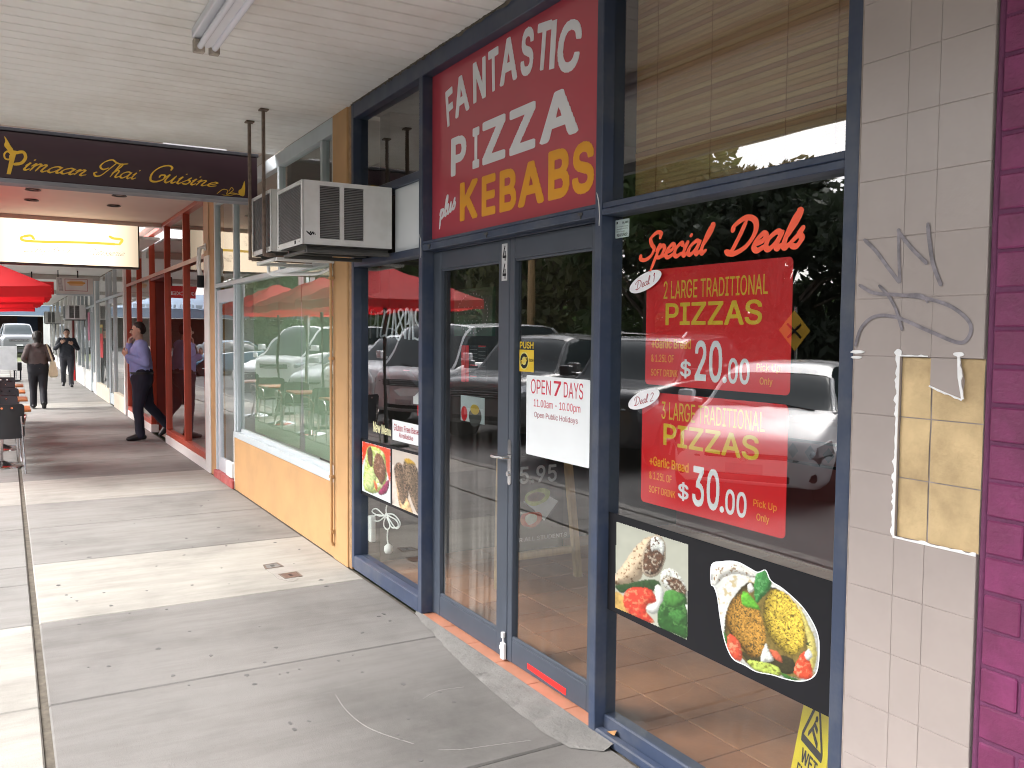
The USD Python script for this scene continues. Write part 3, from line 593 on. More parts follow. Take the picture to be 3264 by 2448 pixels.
# FANTASTIC: letters set on an arc, each leaning with it
fant = [('F', -4.338, -4.243, 2.733, 2.937, -.14), ('A', -4.215, -4.055, 2.757, 2.968, -.10), ('N', -4.017, -3.876, 2.790, 2.996, -.03), ('T', -3.855, -3.752, 2.803, 3.008, .0), ('A', -3.735, -3.572, 2.808, 3.018, .03), ('S', -3.540, -3.425, 2.800, 3.014, .06), ('T', -3.393, -3.273, 2.790, 3.000, .09), ('I', -3.295, -3.240, 2.778, 2.980, .13), ('C', -3.228, -3.045, 2.728, 2.942, .10)]
tilt = {0: 10, 1: 7, 2: 3.5, 3: 3, 4: 0, 5: -3, 6: -7, 7: 0, 8: -9}
for i, (ch, a, b, c, d, sh) in enumerate(fant):
    (x0, z0), (x1, z1) = re(a, c, .03, sy), re(b, d, .03, sy); w = x1-x0
    if ch == 'I': p = sg.Polygon([(x0, z0), (x0+.042, z0-.004), (x1+.006, z1-.004), (x1-.036, z1)])
    else:
        p = fit(text2d(ch, True).buffer(.022, join_style=2), x0, z0, x1, z1); p = affinity.rotate(p, -(-tilt[i])*.8 if False else tilt[i]*-.0+{0: 9, 1: 7, 2: 2, 3: 2, 4: 0, 5: -4, 6: -7, 8: -12}[i])
        p = fit(p, x0, z0, x1, z1)
    obj('letter', facade(p, sy-.0005, .0012), white_v, sn)
def letters(items, m, ya):
    for ch, a, b, c, d in items:
        (x0, z0), (x1, z1) = re(a, c, ya, sy), re(b, d, ya, sy); obj('letter', facade(fit(text2d(ch, True).buffer(.028, join_style=2), x0, z0, x1, z1), sy-.0005, .0012), m, sn)
letters([('P', -4.264, -4.085, 2.463, 2.663), ('I', -4.014, -3.943, 2.464, 2.667), ('Z', -3.908, -3.678, 2.465, 2.675), ('Z', -3.637, -3.405, 2.464, 2.673), ('A', -3.366, -3.062, 2.466, 2.672)], white_v, .03)
letters([('K', -4.155, -3.958, 2.216, 2.414), ('E', -3.912, -3.771, 2.213, 2.411), ('B', -3.729, -3.570, 2.212, 2.409), ('A', -3.553, -3.325, 2.212, 2.410), ('B', -3.292, -3.124, 2.212, 2.424), ('S', -3.103, -2.945, 2.208, 2.421)], amber_v, .03)
pp = pen('plus', .34, .75, .75, .15); obj('lettering', facade(quad_fit(pp, re(-4.42, 2.345, .03, sy), re(-4.205, 2.405, .03, sy), re(-4.2, 2.25, .03, sy), re(-4.41, 2.20, .03, sy)), sy-.0005, .0012), white_v, sn)
# cracks of bare metal on the two posts, and the fixing cleats
for a, b in ((-4.59, -.0025), (-2.868, -.0025)):
    obj('paint_scratch', facade(brush([(a-.012, 2.19), (a+.002, 2.15), (a+.008, 2.10), (a+.007, 2.06)], .005, 6), b, .0003), offwhite, ps)
for a in (-4.47, -3.80, -2.99): obj('cleat', cat_([cbox(a-.02, -.006, 2.112, a+.012, -.0005, 2.124, .002), cbox(a-.002, -.006, 2.098, a+.002, -.001, 2.112, .001)]), acdark, ps)

# ---------------------------------------------------------------- lettering and cards on the right window
gy_ = .0628
def RG(x, z): return re(x, z, .09, gy_)
sp = thing('window_lettering', 'orange brush script Special Deals across the top of the window', 'lettering', (-2.25, gy_, 1.86))
p = pen('Special', .36, .62, .9, .36); 
obj('word', facade(quad_fit(p, RG(-2.71, 2.02), RG(-2.29, 2.022), RG(-2.29, 1.868), RG(-2.71, 1.868)), .0525, .0006), orange_v, sp)
p = pen('Deals', .38, .62, .9, .36)
obj('word', facade(quad_fit(p, RG(-2.246, 2.026), RG(-1.897, 2.026), RG(-1.897, 1.893), RG(-2.246, 1.893)), .0525, .0006), orange_v, sp)
def card(label, tl, br, n, big, off):
    """one red deal card: plate, three lines, price, and the note at its right"""
    (x0, z1), (x1, z0) = RG(*tl), RG(*br); t = thing('deal_card', label, 'window card', (x0, gy_, z0))
    obj('plate', facade(rrect(x0, z0, x1, z1, .018), gy_, .0008), cardred, t)
    y = gy_-.0009
    def w(txt, a, b, c, d, m, bold=True, sh=0, name='lettering'):
        p0, p1 = RG(a, c+off), RG(b, d+off); obj(name, facade(fit(text2d(txt, bold), p0[0], p0[1], p1[0], p1[1], sh), y, .0006), m, t)
    w(f'{n} LARGE TRADITIONAL', -2.570, -2.052, 1.763, 1.829, yellow_v, False); w('PIZZAS', -2.557, -2.074, 1.665, 1.748, yellow_v, True)
    w('+Garlic Bread', -2.636, -2.414, 1.579, 1.616, amber_v); w('& 1.25L OF', -2.636, -2.506, 1.528, 1.556, amber_v, False); w('SOFT DRINK', -2.637, -2.484, 1.475, 1.501, amber_v, False)
    w('$', -2.469, -2.411, 1.473, 1.542, white_v); w(big, -2.391, -2.254, 1.466, 1.612, white_v); w('.', -2.250, -2.230, 1.466, 1.488, white_v); w('00', -2.224, -2.124, 1.466, 1.553, white_v)
    w('Pick Up', -2.093, -1.992, 1.508, 1.538, amber_v, False); w('Only', -2.078, -2.023, 1.464, 1.493, amber_v, False)
    return t
card('upper red deal card, two pizzas for twenty dollars, under Special Deals', (-2.672, 1.876), (-1.950, 1.441), '2', '20', 0)
card('lower red deal card, three pizzas for thirty dollars, above food poster', (-2.686, 1.412), (-1.954, .984), '3', '30', -.4475)
for i, (a, b, la) in enumerate(((-2.670, 1.832, 'white oval sticker reading Deal 1 at the upper card corner'), (-2.667, 1.383, 'white oval sticker reading Deal 2 at the lower card corner'))):
    c = RG(a, b); t = thing('deal_sticker', la, 'sticker', (c[0], gy_, c[1]))
    ov = affinity.rotate(affinity.scale(sg.Point(*c).buffer(1, 16), .098, .032), 16+3*i); obj('plate', facade(ov, .0525, .0006), white_v, t)
    q = fit(pen('Deal '+'12'[i], .2, .5, .8, .2), c[0]-.062, c[1]-.017, c[0]+.064, c[1]+.017); obj('lettering', facade(affinity.rotate(q, 14, origin=c), .0518, .0005), maroon_v, t)
# glazier's sticker
a, b = RG(-2.877, 2.087), RG(-2.787, 2.015); t = thing('glazier_sticker', 'small white glazier sticker in the top left corner of window', 'sticker', (a[0]+.04, gy_, b[1]))
x0, x1, z0, z1 = -2.832, -2.754, b[1], a[1]
x0, x1 = re(-2.877, 2, .09, gy_)[0]+.0, re(-2.787, 2, .09, gy_)[0]
obj('plate', facade(rrect(x0, z0, x1, z1, .004), gy_-.0006, .0006), paper, t)
def wl(t, txt, fx0, fx1, fz0, fz1, m, bold=False): obj('lettering', facade(fit(text2d(txt, bold), x0+(x1-x0)*fx0, z0+(z1-z0)*fz0, x0+(x1-x0)*fx1, z0+(z1-z0)*fz1), gy_-.0013, .0004), m, t)
wl(t, 'GLASS', .5, .94, .76, .87, black_v, True); obj('logo', facade(sg.box(x0+.008, z0+.055, x0+.016, z0+.064), gy_-.0013, .0004), black_v, t)
wl(t, '24hr Emergency Service', .1, .92, .57, .65, grey_v); wl(t, 'Shopfronts and glazing', .1, .92, .44, .52, grey_v); wl(t, 'Mirrors Showers', .1, .7, .32, .39, grey_v); wl(t, '9307 7412', .12, .88, .08, .24, black_v, True)

# ---------------------------------------------------------------- food posters (flat printed pictures)
def food(name, col, var=.25, scale=40, rough=.4): return mat(name, col, rough, var, scale)
tort = mat('print_tortilla', (.66, .58, .46), .4, .18, 14, dark=(.28, .17, .08), dscale=20, damt=.8)
tortw = mat('print_wrap_white', (.72, .72, .66), .4, .08, 12, dark=(.42, .30, .17), dscale=26, damt=.55)
falaf = mat('print_falafel', (.36, .20, .045), .4, .7, 120, dark=(.07, .045, .012), dscale=70, damt=.9)
falafy = mat('print_falafel_gold', (.50, .36, .06), .4, .55, 120, dark=(.14, .09, .015), dscale=70, damt=.85)
meat = mat('print_meat', (.13, .065, .035), .4, .7, 60, dark=(.03, .018, .01), dscale=35, damt=.9)
creamp = mat('print_cream', (.74, .76, .70), .4, .08, 25, dark=(.5, .5, .4), dscale=30, damt=.5)
tomato = mat('print_tomato', (.60, .065, .03), .4, .3, 25, dark=(.70, .20, .10), dscale=22, damt=.7)
leafd = mat('print_leaf_dark', (.035, .10, .022), .4, .5, 40, dark=(.09, .2, .05), dscale=30, damt=.6)
leafl = mat('print_leaf_bright', (.14, .42, .06), .4, .3, 50, dark=(.05, .2, .03), dscale=40, damt=.6)
lett = mat('print_lettuce', (.45, .55, .14), .4, .35, 40, dark=(.65, .70, .35), dscale=25, damt=.7)
pgrey = mat('print_backdrop', (.36, .36, .30), .4, .18, 3)
board_ = mat('print_board', (.50, .33, .12), .4, .2, 12)
purple = mat('print_purple', (.20, .02, .07), .4, .4, 40)
printred = mat('print_red', (.62, .055, .025), .4, .1, 10)
plateb = mat('print_plate', (.62, .70, .72), .4, .06, 6)
ps2 = thing('food_poster', 'long black window strip with falafel wrap and sliced kebab pictures', 'poster', (-2.3, .05, .5))
ky = .0525
def K(x, z): return re(x, z, .085, ky)
def PD(u, v): return K(*_dD(u, v))
def _dD(u, v):
    fx, fy = 1900+u/1.956, 1600+v/1.956; d = fw + rr*(fx-1632)/FPX - uu*(fy-1224)/FPX; t = (.085+2.04)/d[1]; return t*d[0], 1.62+t*d[2]
x0 = -2.842; q = K(-1.771, .9); 
obj('sheet', facade(sg.Polygon([(x0, K(-2.83, .907)[1]), (-1.6955, K(-1.77, .897)[1]), (-1.6955, K(-1.77, .483)[1]), (x0, K(-2.83, .503)[1])]), ky, .0012), black_v, ps2)
from shapely import contains_xy
from scipy import ndimage
prt = usdkit.material(stage, '/World/Looks/printed_film', {'a': ('attribute', {'attribute': 'print'}), 'p': ('principled_bsdf', {'roughness': .35})}, [('a.color', 'p.base_color')], surface='p.BSDF')
def printed(parent, name, bb, n, layers, fn, y, keep=None, back=(.5, .5, .5)):
    """a printed photograph as a fine sheet whose ink is stored per point: regions with their own colour, mottling and modelling"""
    (u0, v0, u1, v1), (nu, nv) = bb, n
    U, Vv = np.meshgrid(np.linspace(u0, u1, nu), np.linspace(v0, v1, nv), indexing='ij'); C = np.ones((nu, nv, 3))*np.array(back)*(1+.12*(meshkit.fbm(np.stack([U/60, Vv/60, U*0], -1), 3)-.5))[..., None]
    px = (u1-u0)/nu
    for k, (pts, col, o) in enumerate(layers):
        g = sg.Polygon(spline(pts, 5, True) if o.get('s', 1) else pts).buffer(0); wob = o.get('w', 4.0)
        wu = wob*(meshkit.fbm(np.stack([U/14, Vv/14, U*0+k], -1), 3)-.5)*2; wv = wob*(meshkit.fbm(np.stack([U/14, Vv/14, U*0+k+50], -1), 3)-.5)*2
        m = contains_xy(g, U+wu, Vv+wv)
        if not m.any(): continue
        d = ndimage.distance_transform_edt(m)*px; R = o.get('r', 40.); h = np.sqrt(np.clip(1-(1-np.clip(d/R, 0, 1))**2, 0, 1))*R
        nz = meshkit.fbm(np.stack([U/o.get('ns', 12), Vv/o.get('ns', 12)*o.get('st', 1), U*0+3*k], -1), 4)-.5
        h = ndimage.gaussian_filter(h + o.get('b', 0)*nz*8, 1.0); gu, gv = np.gradient(h, px); N = np.stack([-gu, -gv, np.ones_like(h)], -1); N /= np.linalg.norm(N, axis=-1, keepdims=True)
        li = np.clip(N @ np.array(o.get('l', (-.45, -.62, .64))), 0, 1); c = np.array(col)*(1+o.get('na', .5)*nz*2)[..., None]
        if 'd' in o: q = np.clip((meshkit.fbm(np.stack([U/o.get('ds', 9), Vv/o.get('ds', 9), U*0+7*k+9], -1), 3)-o.get('dt', .56))*9, 0, 1)[..., None]; c = c*(1-q)+np.array(o['d'])*q
        c = np.clip(c, .003, .86)*(o.get('a', .35)+(1.25-o.get('a', .35))*li)[..., None]; al = np.clip(d/(px*1.6), 0, 1)[..., None]*m[..., None]; C = C*(1-al)+c*al
    V = np.array([[*fn(a, b)] for a, b in zip(U.ravel(), Vv.ravel())]); P3_ = np.c_[V[:, 0], np.full(len(V), y), V[:, 1]]; i, j = np.meshgrid(np.arange(nu-1), np.arange(nv-1), indexing='ij'); q = (i*nv+j).ravel(); F = np.vstack([np.c_[q, q+1, q+nv+1], np.c_[q, q+nv+1, q+nv]])
    if keep is not None: kk = contains_xy(sg.Polygon(spline(keep, 5, True) if len(keep) > 12 else keep).buffer(-4 if len(keep) > 12 else 0), U.ravel(), Vv.ravel()); F = F[kk[F].all(1)]
    us, inv = np.unique(F, return_inverse=True); P3_ = P3_[us]; C = C.reshape(-1, 3)[us]; F = inv.reshape(F.shape)
    p = obj(name, trimesh.Trimesh(P3_, F, process=False), prt, parent)
    UsdGeom.PrimvarsAPI(p).CreatePrimvar('print', Sdf.ValueTypeNames.Color3fArray, 'vertex').Set(usdkit.Vt.Vec3fArray.FromNumpy(np.ascontiguousarray(C.reshape(-1, 3), dtype=np.float32)))
    return p
TO, GR_, MT, CR, LF, LT = (.56, .44, .30), (.40, .41, .34), (.10, .05, .028), (.66, .69, .64), (.035, .12, .022), (.42, .52, .10)
ky1 = ky-.0016
printed(ps2, 'picture', (117, 120, 580, 860), (120, 170), [
    ([(117, 560), (200, 610), (330, 760), (117, 700)], (.42, .27, .08), dict(ns=25, r=10, a=.8)),
    ([(108, 480), (160, 400), (255, 270), (330, 215), (370, 230), (360, 330), (300, 440), (270, 490), (180, 520), (108, 515)], TO, dict(r=75, ns=30, d=(.20, .11, .05), ds=16, dt=.60, na=.25)),
    ([(285, 400), (300, 300), (335, 225), (390, 200), (430, 250), (437, 340), (410, 430), (360, 470), (300, 455)], (.40, .33, .24), dict(r=20, ns=10, na=.3)),
    ([(293, 400), (306, 305), (340, 235), (385, 215), (420, 255), (427, 340), (402, 420), (358, 455), (308, 445)], MT, dict(r=25, b=1.2, ns=11, na=1.1, d=(.42, .38, .30), ds=13, dt=.60)),
    ([(340, 235), (390, 215), (428, 265), (420, 330), (385, 300), (350, 310)], CR, dict(r=22, d=MT, ds=12, dt=.62)),
    ([(120, 520), (200, 505), (330, 480), (400, 500), (390, 560), (250, 540), (160, 570)], (.02, .05, .015), dict(r=18, b=.8)),
    ([(415, 430), (480, 415), (540, 480), (573, 560), (560, 600), (480, 570), (405, 500)], CR, dict(r=30, d=(.25, .2, .13), ds=14, dt=.58)), ([(440, 470), (520, 480), (568, 560), (545, 595), (470, 545)], MT, dict(r=20, b=1.2, ns=10, na=1, d=(.4, .36, .28), ds=12, dt=.6)),
    ([(370, 520), (415, 530), (428, 600), (400, 680), (350, 700), (310, 660), (360, 620)], CR, dict(r=40, ns=20, na=.15)),
    ([(172, 590), (205, 540), (280, 530), (350, 550), (378, 620), (325, 640), (318, 680), (365, 750), (300, 748), (220, 710), (180, 660)], (.52, .045, .025), dict(r=45, ns=16, d=(.62, .20, .10), ds=18, dt=.58, a=.5)),
    ([(385, 690), (430, 600), (520, 560), (568, 600), (575, 730), (572, 850), (480, 820), (400, 790)], (.02, .075, .016), dict(r=30, b=1, ns=22, d=(.07, .19, .05), ds=26, dt=.55)), ([(430, 560), (480, 545), (550, 590), (540, 640), (470, 660), (425, 620)], (.06, .2, .04), dict(r=40, ns=20, b=.6)), ([(450, 700), (520, 670), (565, 720), (520, 770)], (.045, .16, .035), dict(r=40, b=.6)), ([(560, 640), (580, 650), (576, 700)], CR, dict(r=9))],
    PD, ky1, keep=[(128, 120), (280, 169), (430, 217), (580, 265), (578, 460), (574, 660), (572, 862), (420, 793), (260, 721), (117, 657), (120, 480), (124, 300)], back=GR_)
wrap = [(720, 390), (790, 368), (880, 370), (960, 410), (1010, 435), (1060, 422), (1095, 490), (1170, 540), (1280, 640), (1350, 740), (1390, 840), (1395, 960), (1380, 1060), (1340, 1105), (1270, 1120), (1180, 1105), (1100, 1080), (1000, 1060), (930, 1020), (860, 985), (820, 920), (790, 820), (770, 700), (755, 590), (735, 530), (717, 510)]
obj('cut_out_edge', facade(sg.Polygon([PD(*p) for p in spline(wrap, 4, True)]).buffer(0), ky-.0013, .0003), paper, ps2)
printed(ps2, 'picture', (715, 365, 1400, 1125), (175, 190), [
    (wrap, (.62, .64, .60), dict(r=90, ns=30, na=.16, d=(.5, .42, .25), ds=30, dt=.63, a=.55)),
    ([(735, 440), (790, 395), (880, 390), (960, 430), (1000, 470), (960, 470), (880, 450), (800, 470), (745, 520)], (.66, .66, .60), dict(r=45, ns=20, na=.2, d=(.24, .15, .07), ds=13, dt=.585, a=.5)),
    ([(800, 800), (825, 660), (875, 570), (950, 500), (1040, 530), (1120, 535), (1230, 615), (1310, 750), (1355, 900), (1365, 1000), (1320, 1095), (1200, 1090), (1080, 1058), (980, 1035), (900, 965), (830, 900)], (.16, .115, .03), dict(r=60, l=(.4, .5, .76), ns=18, a=.2)),
    ([(1255, 620), (1320, 740), (1370, 860), (1378, 980), (1340, 1080), (1318, 980), (1318, 860), (1290, 740)], (.55, .48, .14), dict(r=40, ns=16, a=.5)),
    ([(905, 930), (1000, 960), (1120, 950), (1230, 980), (1230, 1070), (1090, 1055), (980, 1030)], (.035, .03, .012), dict(r=30)),
    ([(808, 740), (830, 640), (880, 580), (950, 590), (1010, 660), (1050, 760), (1062, 880), (1030, 960), (960, 965), (900, 900), (850, 850)], (.36, .19, .035), dict(r=85, b=1.6, ns=9, na=.9, d=(.07, .045, .012), ds=8, dt=.57, a=.18, l=(.35, -.3, .88))),
    ([(1042, 700), (1055, 610), (1110, 545), (1190, 570), (1265, 660), (1300, 780), (1300, 880), (1250, 950), (1190, 948), (1120, 890), (1060, 800)], (.56, .41, .055), dict(r=95, b=1.6, ns=9, na=.8, d=(.12, .08, .012), ds=8, dt=.58, a=.2, l=(.35, -.35, .86))),
    ([(985, 540), (1000, 450), (1050, 415), (1095, 470), (1088, 540), (1040, 595), (1000, 632)], (.045, .21, .05), dict(r=40, b=1, ns=15, st=.4, d=(.12, .34, .12), ds=17, dt=.56)), ([(905, 590), (930, 555), (980, 600), (1028, 670), (960, 662), (915, 640)], (.13, .44, .04), dict(r=30, ns=14)),
    ([(945, 520), (970, 505), (988, 550), (955, 565)], CR, dict(r=22)),
    ([(815, 900), (830, 825), (880, 850), (912, 920), (905, 990), (850, 970)], (.56, .075, .035), dict(r=40, ns=15, d=(.66, .25, .14), ds=18, dt=.58, a=.5)), ([(1235, 1060), (1265, 970), (1305, 930), (1340, 1000), (1355, 1095), (1290, 1105)], (.58, .07, .03), dict(r=40, ns=15, d=(.68, .27, .15), ds=18, dt=.58, a=.5)), ([(1085, 920), (1140, 935), (1165, 1000), (1110, 975)], (.55, .12, .06), dict(r=25)),
    ([(1025, 990), (1060, 880), (1085, 930), (1110, 985), (1070, 1000)], CR, dict(r=30)), ([(1300, 950), (1330, 915), (1352, 960), (1325, 990)], CR, dict(r=25)), ([(950, 985), (1060, 1000), (1140, 1030), (1150, 1085), (1030, 1068), (975, 1035)], LT, dict(r=22, b=1, ns=14, d=(.18, .2, .03), ds=14)), ([(1150, 1060), (1200, 1080), (1275, 1112), (1200, 1112)], LF, dict(r=12)), ([(1310, 880), (1345, 870), (1330, 885), (1350, 900), (1320, 895)], (.015, .03, .01), dict(r=5, w=1)), ([(797, 810), (815, 830), (822, 880), (806, 880)], LF, dict(r=8))],
    PD, ky-.0018, keep=wrap, back=(.6, .62, .6))
ps3 = thing('food_poster', 'black strip of two grilled meat pictures low in the narrow window', 'poster', (-5.2, .05, .5))
def _c8(u, v, y=.09):
    fx, fy = 1090+u/3.017, 1250+v/3.017; d = fw + rr*(fx-1632)/FPX - uu*(fy-1224)/FPX; t = (y+2.04)/d[1]; return t*d[0], 1.62+t*d[2]
sy2 = .0525
def P8(u, v): return _c8(u, v, sy2)
obj('sheet', facade(sg.Polygon([P8(182, 440), P8(760, 590), P8(757, 1222), P8(182, 975)]), sy2, .0012), black_v, ps3)
printed(ps3, 'picture', (0, 0, 280, 480), (70, 100), [
    ([(0, 0), (280, 0), (280, 320), (230, 180), (120, 40), (40, 120), (0, 240)], (.60, .055, .02), dict(s=0, r=5, a=.9)),
    ([(35, 140), (60, 40), (135, 20), (215, 50), (240, 150), (245, 280), (205, 390), (135, 450), (85, 470), (25, 460), (10, 390), (20, 260)], (.46, .58, .14), dict(r=50, ns=18, b=1, d=(.62, .68, .38), ds=20, dt=.55)),
    ([(95, 220), (140, 300), (125, 390), (85, 450), (35, 400), (40, 300)], (.52, .64, .26), dict(r=40, ns=14)), ([(55, 60), (85, 30), (105, 90), (105, 210), (75, 215), (53, 150)], MT, dict(r=25, b=1.5, ns=10, na=1)),
    ([(115, 150), (145, 75), (195, 85), (230, 165), (235, 265), (195, 350), (155, 310), (115, 250)], (.15, .065, .035), dict(r=50, b=1.6, ns=11, na=.9, d=(.33, .2, .14), ds=14, dt=.6)), ([(160, 430), (195, 370), (255, 280), (270, 320), (245, 400), (185, 450)], (.2, .02, .07), dict(r=22, ns=9, na=1)), ([(115, 330), (150, 370), (150, 430), (125, 400)], (.6, .12, .04), dict(r=20)), ([(150, 350), (170, 345), (165, 380)], CR, dict(r=10))],
    lambda u, v: P8(195+u*(273/280.), 470+u*(75/280.)+v*(475+(523-475)*u/280.)/480.), sy2-.0016, back=(.60, .68, .70))
printed(ps3, 'picture', (0, 0, 280, 540), (70, 110), [
    ([(0, 160), (60, 250), (110, 470), (180, 520), (260, 538), (280, 540), (0, 540)], (.62, .55, .48), dict(r=60, ns=30, na=.2)),
    ([(20, 190), (60, 110), (110, 150), (160, 330), (150, 460), (100, 500), (50, 380)], (.20, .13, .085), dict(r=50, b=1.6, ns=10, na=.9, d=(.03, .018, .01), ds=10, dt=.53)), ([(115, 90), (170, 60), (250, 120), (275, 300), (262, 520), (215, 480), (150, 330), (110, 200)], (.20, .14, .09), dict(r=55, b=1.6, ns=10, na=.9, d=(.035, .02, .01), ds=10, dt=.53)),
    ([(30, 240), (55, 360), (105, 500), (150, 420), (210, 540), (250, 600), (150, 590), (70, 520)], (.60, .40, .20), dict(r=40, ns=20, d=(.3, .18, .08), ds=16, dt=.62)), ([(118, 70), (170, 48), (240, 90), (200, 95), (150, 105)], (.46, .28, .03), dict(r=15, ns=8)), ([(70, 180), (110, 280), (115, 400), (75, 320)], (.10, .07, .045), dict(r=20, b=2, na=1.2, ns=8)), ([(180, 130), (230, 240), (240, 440), (195, 330)], (.10, .07, .045), dict(r=20, b=2, na=1.2, ns=8))],
    lambda u, v: P8(485+u*(272/280.), 545+u*(70/280.)+v*(535+(580-535)*u/280.)/540.), sy2-.0016, back=(.50, .44, .38))
c0 = thing('window_card', 'white card reading Gluten Free Base Available in narrow window', 'window card', (-5.0, .05, .95))
obj('plate', facade(sg.Polygon([P8(487, 262), P8(764, 323), P8(764, 524), P8(487, 457)]), sy2, .0008), paper, c0)
def w8(parent, txt, tl, tr, br, bl, m, y, bold=True): obj('lettering', facade(quad_fit(text2d(txt, bold), P8(*tl), P8(*tr), P8(*br), P8(*bl)), y, .0004), m, parent)
w8(c0, 'Gluten Free Base', (500, 300), (740, 356), (740, 412), (500, 368), maroon_v, sy2-.0009); w8(c0, 'Available', (548, 385), (686, 425), (686, 470), (548, 435), maroon_v, sy2-.0009)
t = thing('window_lettering', 'pale yellow New Menu lettering above the left food picture', 'lettering', (-5.4, .05, .96)); w8(t, 'New Menu', (302, 278), (470, 345), (472, 425), (298, 380), mat('pale_yellow', (.74, .72, .42), .4), sy2)

# ---------------------------------------------------------------- door stickers
t = thing('street_number', 'grey plate with the digits 44 stacked on the left door', 'sign', (-3.73, .065, 1.88))
a, b = re(-3.766, 2.068, .065, .065), re(-3.713, 1.889, .065, .065); obj('plate', facade(sg.box(a[0], b[1], b[0], a[1]), .0655, .001), mat('plate_grey', (.5, .5, .5), .4), t)
for z0, z1 in ((1.985, 2.058), (1.898, 1.972)): obj('digit', facade(fit(text2d('4', True), -3.757, z0, -3.722, z1), .0643, .0005), black_v, t)
dy = .0872
def D_(x, z): return re(x, z, .105, dy)
def boxq(a, b): p, q = D_(*a), D_(*b); return sg.box(p[0], q[1], q[0], p[1])
t = thing('push_sticker', 'yellow lemon drink sticker under the word PUSH on right door', 'sticker', (-3.55, dy, 1.45))
obj('plate', facade(boxq((-3.655, 1.556), (-3.522, 1.452)), dy, .0007), yellow_v, t)
p0, p1 = D_(-3.652, 1.562), D_(-3.527, 1.595); obj('lettering', facade(fit(text2d('PUSH', True), p0[0], p0[1], p1[0], p1[1]), dy, .0006), yellow_v, t)
c = D_(-3.61, 1.503); obj('lemon', facade(sg.Point(*c).buffer(.042), dy-.0008, .0004), mat('lemon', (.62, .55, .16), .4, .25, 60), t); obj('ring', facade(sg.Point(*c).buffer(.036).difference(sg.Point(*c).buffer(.02)), dy-.0013, .0004), black_v, t)
obj('lettering', facade(affinity.rotate(fit(text2d('SOLO', True), c[0]-.03, c[1]-.009, c[0]+.03, c[1]+.012), 20), dy-.0018, .0004), yellow_v, t); p0, p1 = D_(-3.57, 1.50), D_(-3.525, 1.515); obj('lettering', facade(fit(text2d('CRUSH', True), p0[0], p0[1], p1[0], p1[1]), dy-.0008, .0004), black_v, t)
t = thing('opening_hours', 'white card with red OPEN 7 DAYS opening hours on right door', 'window card', (-3.3, dy, 1.0))
a, b = D_(-3.586, 1.437), D_(-3.06, 1.06); obj('plate', facade(rrect(a[0], b[1], b[0], a[1], .008), dy, .0009), paper, t)
def wd(txt, a, b, c, d, m, bold=True): p0, p1 = D_(a, c), D_(b, d); obj('lettering', facade(fit(text2d(txt, bold), p0[0], p0[1], p1[0], p1[1]), dy-.001, .0005), m, t)
hrred = mat('hours_red', (.52, .02, .05), .4)
wd('OPEN', -3.545, -3.370, 1.352, 1.420, hrred, False); wd('7', -3.345, -3.285, 1.352, 1.420, hrred); wd('DAYS', -3.262, -3.111, 1.350, 1.420, hrred, False)
wd('11.00am - 10.00pm', -3.517, -3.131, 1.283, 1.327, hrred, False); wd('Open Public Holidays', -3.512, -3.15, 1.236, 1.268, maroon_v, False)
t = thing('tape_strip', 'bright red reflective tape on the bottom rail of door', 'tape', (-3.3, .066, .05))
obj('strip', facade(sg.Polygon([(-3.495, .077), (-3.160, .071), (-3.163, .041), (-3.492, .051)]), .0675, .0008), mat('tape_red', (.85, .02, .02), .4), t)

# ---------------------------------------------------------------- bamboo blind behind the upper right pane
bl = thing('bamboo_blind', 'orange brown slatted blind hanging behind the upper right pane', 'blind', (-2.3, .16, 2.3))
z = 2.152; k = 0; rbm = random.Random(4)
while z < 3.06:
    if 2.325 < z < 2.352: z = 2.353
    h = .0185; obj('slat', box(-2.83, .150, z, -1.70, .155, z+h-.0012), bamboo[(0, 1, 1, 3, 0, 2, 1, 3, 1, 0)[(k*3+rbm.randrange(3)) % 10]], bl); z += h; k += 1
for a in (-2.7, -2.4, -2.05, -1.85): obj('cord', cyl((a, .147, 2.15), (a, .147, 3.06), .0012, 6), bamboo[2], bl)
obj('hem_rail', cbox(-2.83, .145, 2.33, -1.70, .160, 2.350, .003), bamboo[2], bl)

# ---------------------------------------------------------------- things just inside the glass
nt = thing('neon_sign', 'unlit white glass tube neon reading PIZZA & PASTA in narrow window', 'neon sign', (-5.0, .25, 1.45))
def stroke3(pts, y, r, n=7): return tube([(a, y, b) for a, b in pts], r, n)
def n_(u, v): return _nE(u, v)
def _nE(u, v, y=.22):
    fx, fy = 1000+u/2.0109, 750+v/2.0109; d = fw + rr*(fx-1632)/FPX - uu*(fy-1224)/FPX; t = (y+2.04)/d[1]; return t*d[0], 1.62+t*d[2]
for st in ([(362, 660), (368, 490), (395, 500), (392, 570), (366, 585)], [(408, 655), (412, 495)], [(425, 500), (455, 490), (428, 640), (458, 640)], [(462, 495), (492, 485), (465, 645), (498, 640)], [(502, 655), (518, 480), (532, 655)],
           [(582, 640), (545, 500), (562, 475), (572, 510), (528, 620), (545, 670), (575, 600)], [(588, 665), (592, 480), (612, 495), (608, 560), (590, 570)], [(612, 670), (628, 475), (640, 670)], [(683, 480), (660, 478), (655, 540), (682, 600), (675, 665), (648, 660)]):
    obj('glass_tube', stroke3(spline([n_(*p) for p in st], 5), .22, .007), tubew, nt, smooth=True)
cf = thing('extension_lead', 'coiled white extension lead hanging in the narrow window with plug', 'cable', (-5.2, .13, .3))
def P8b(u, v): a, b = _c8(u, v, .12); return (a, .12, b)
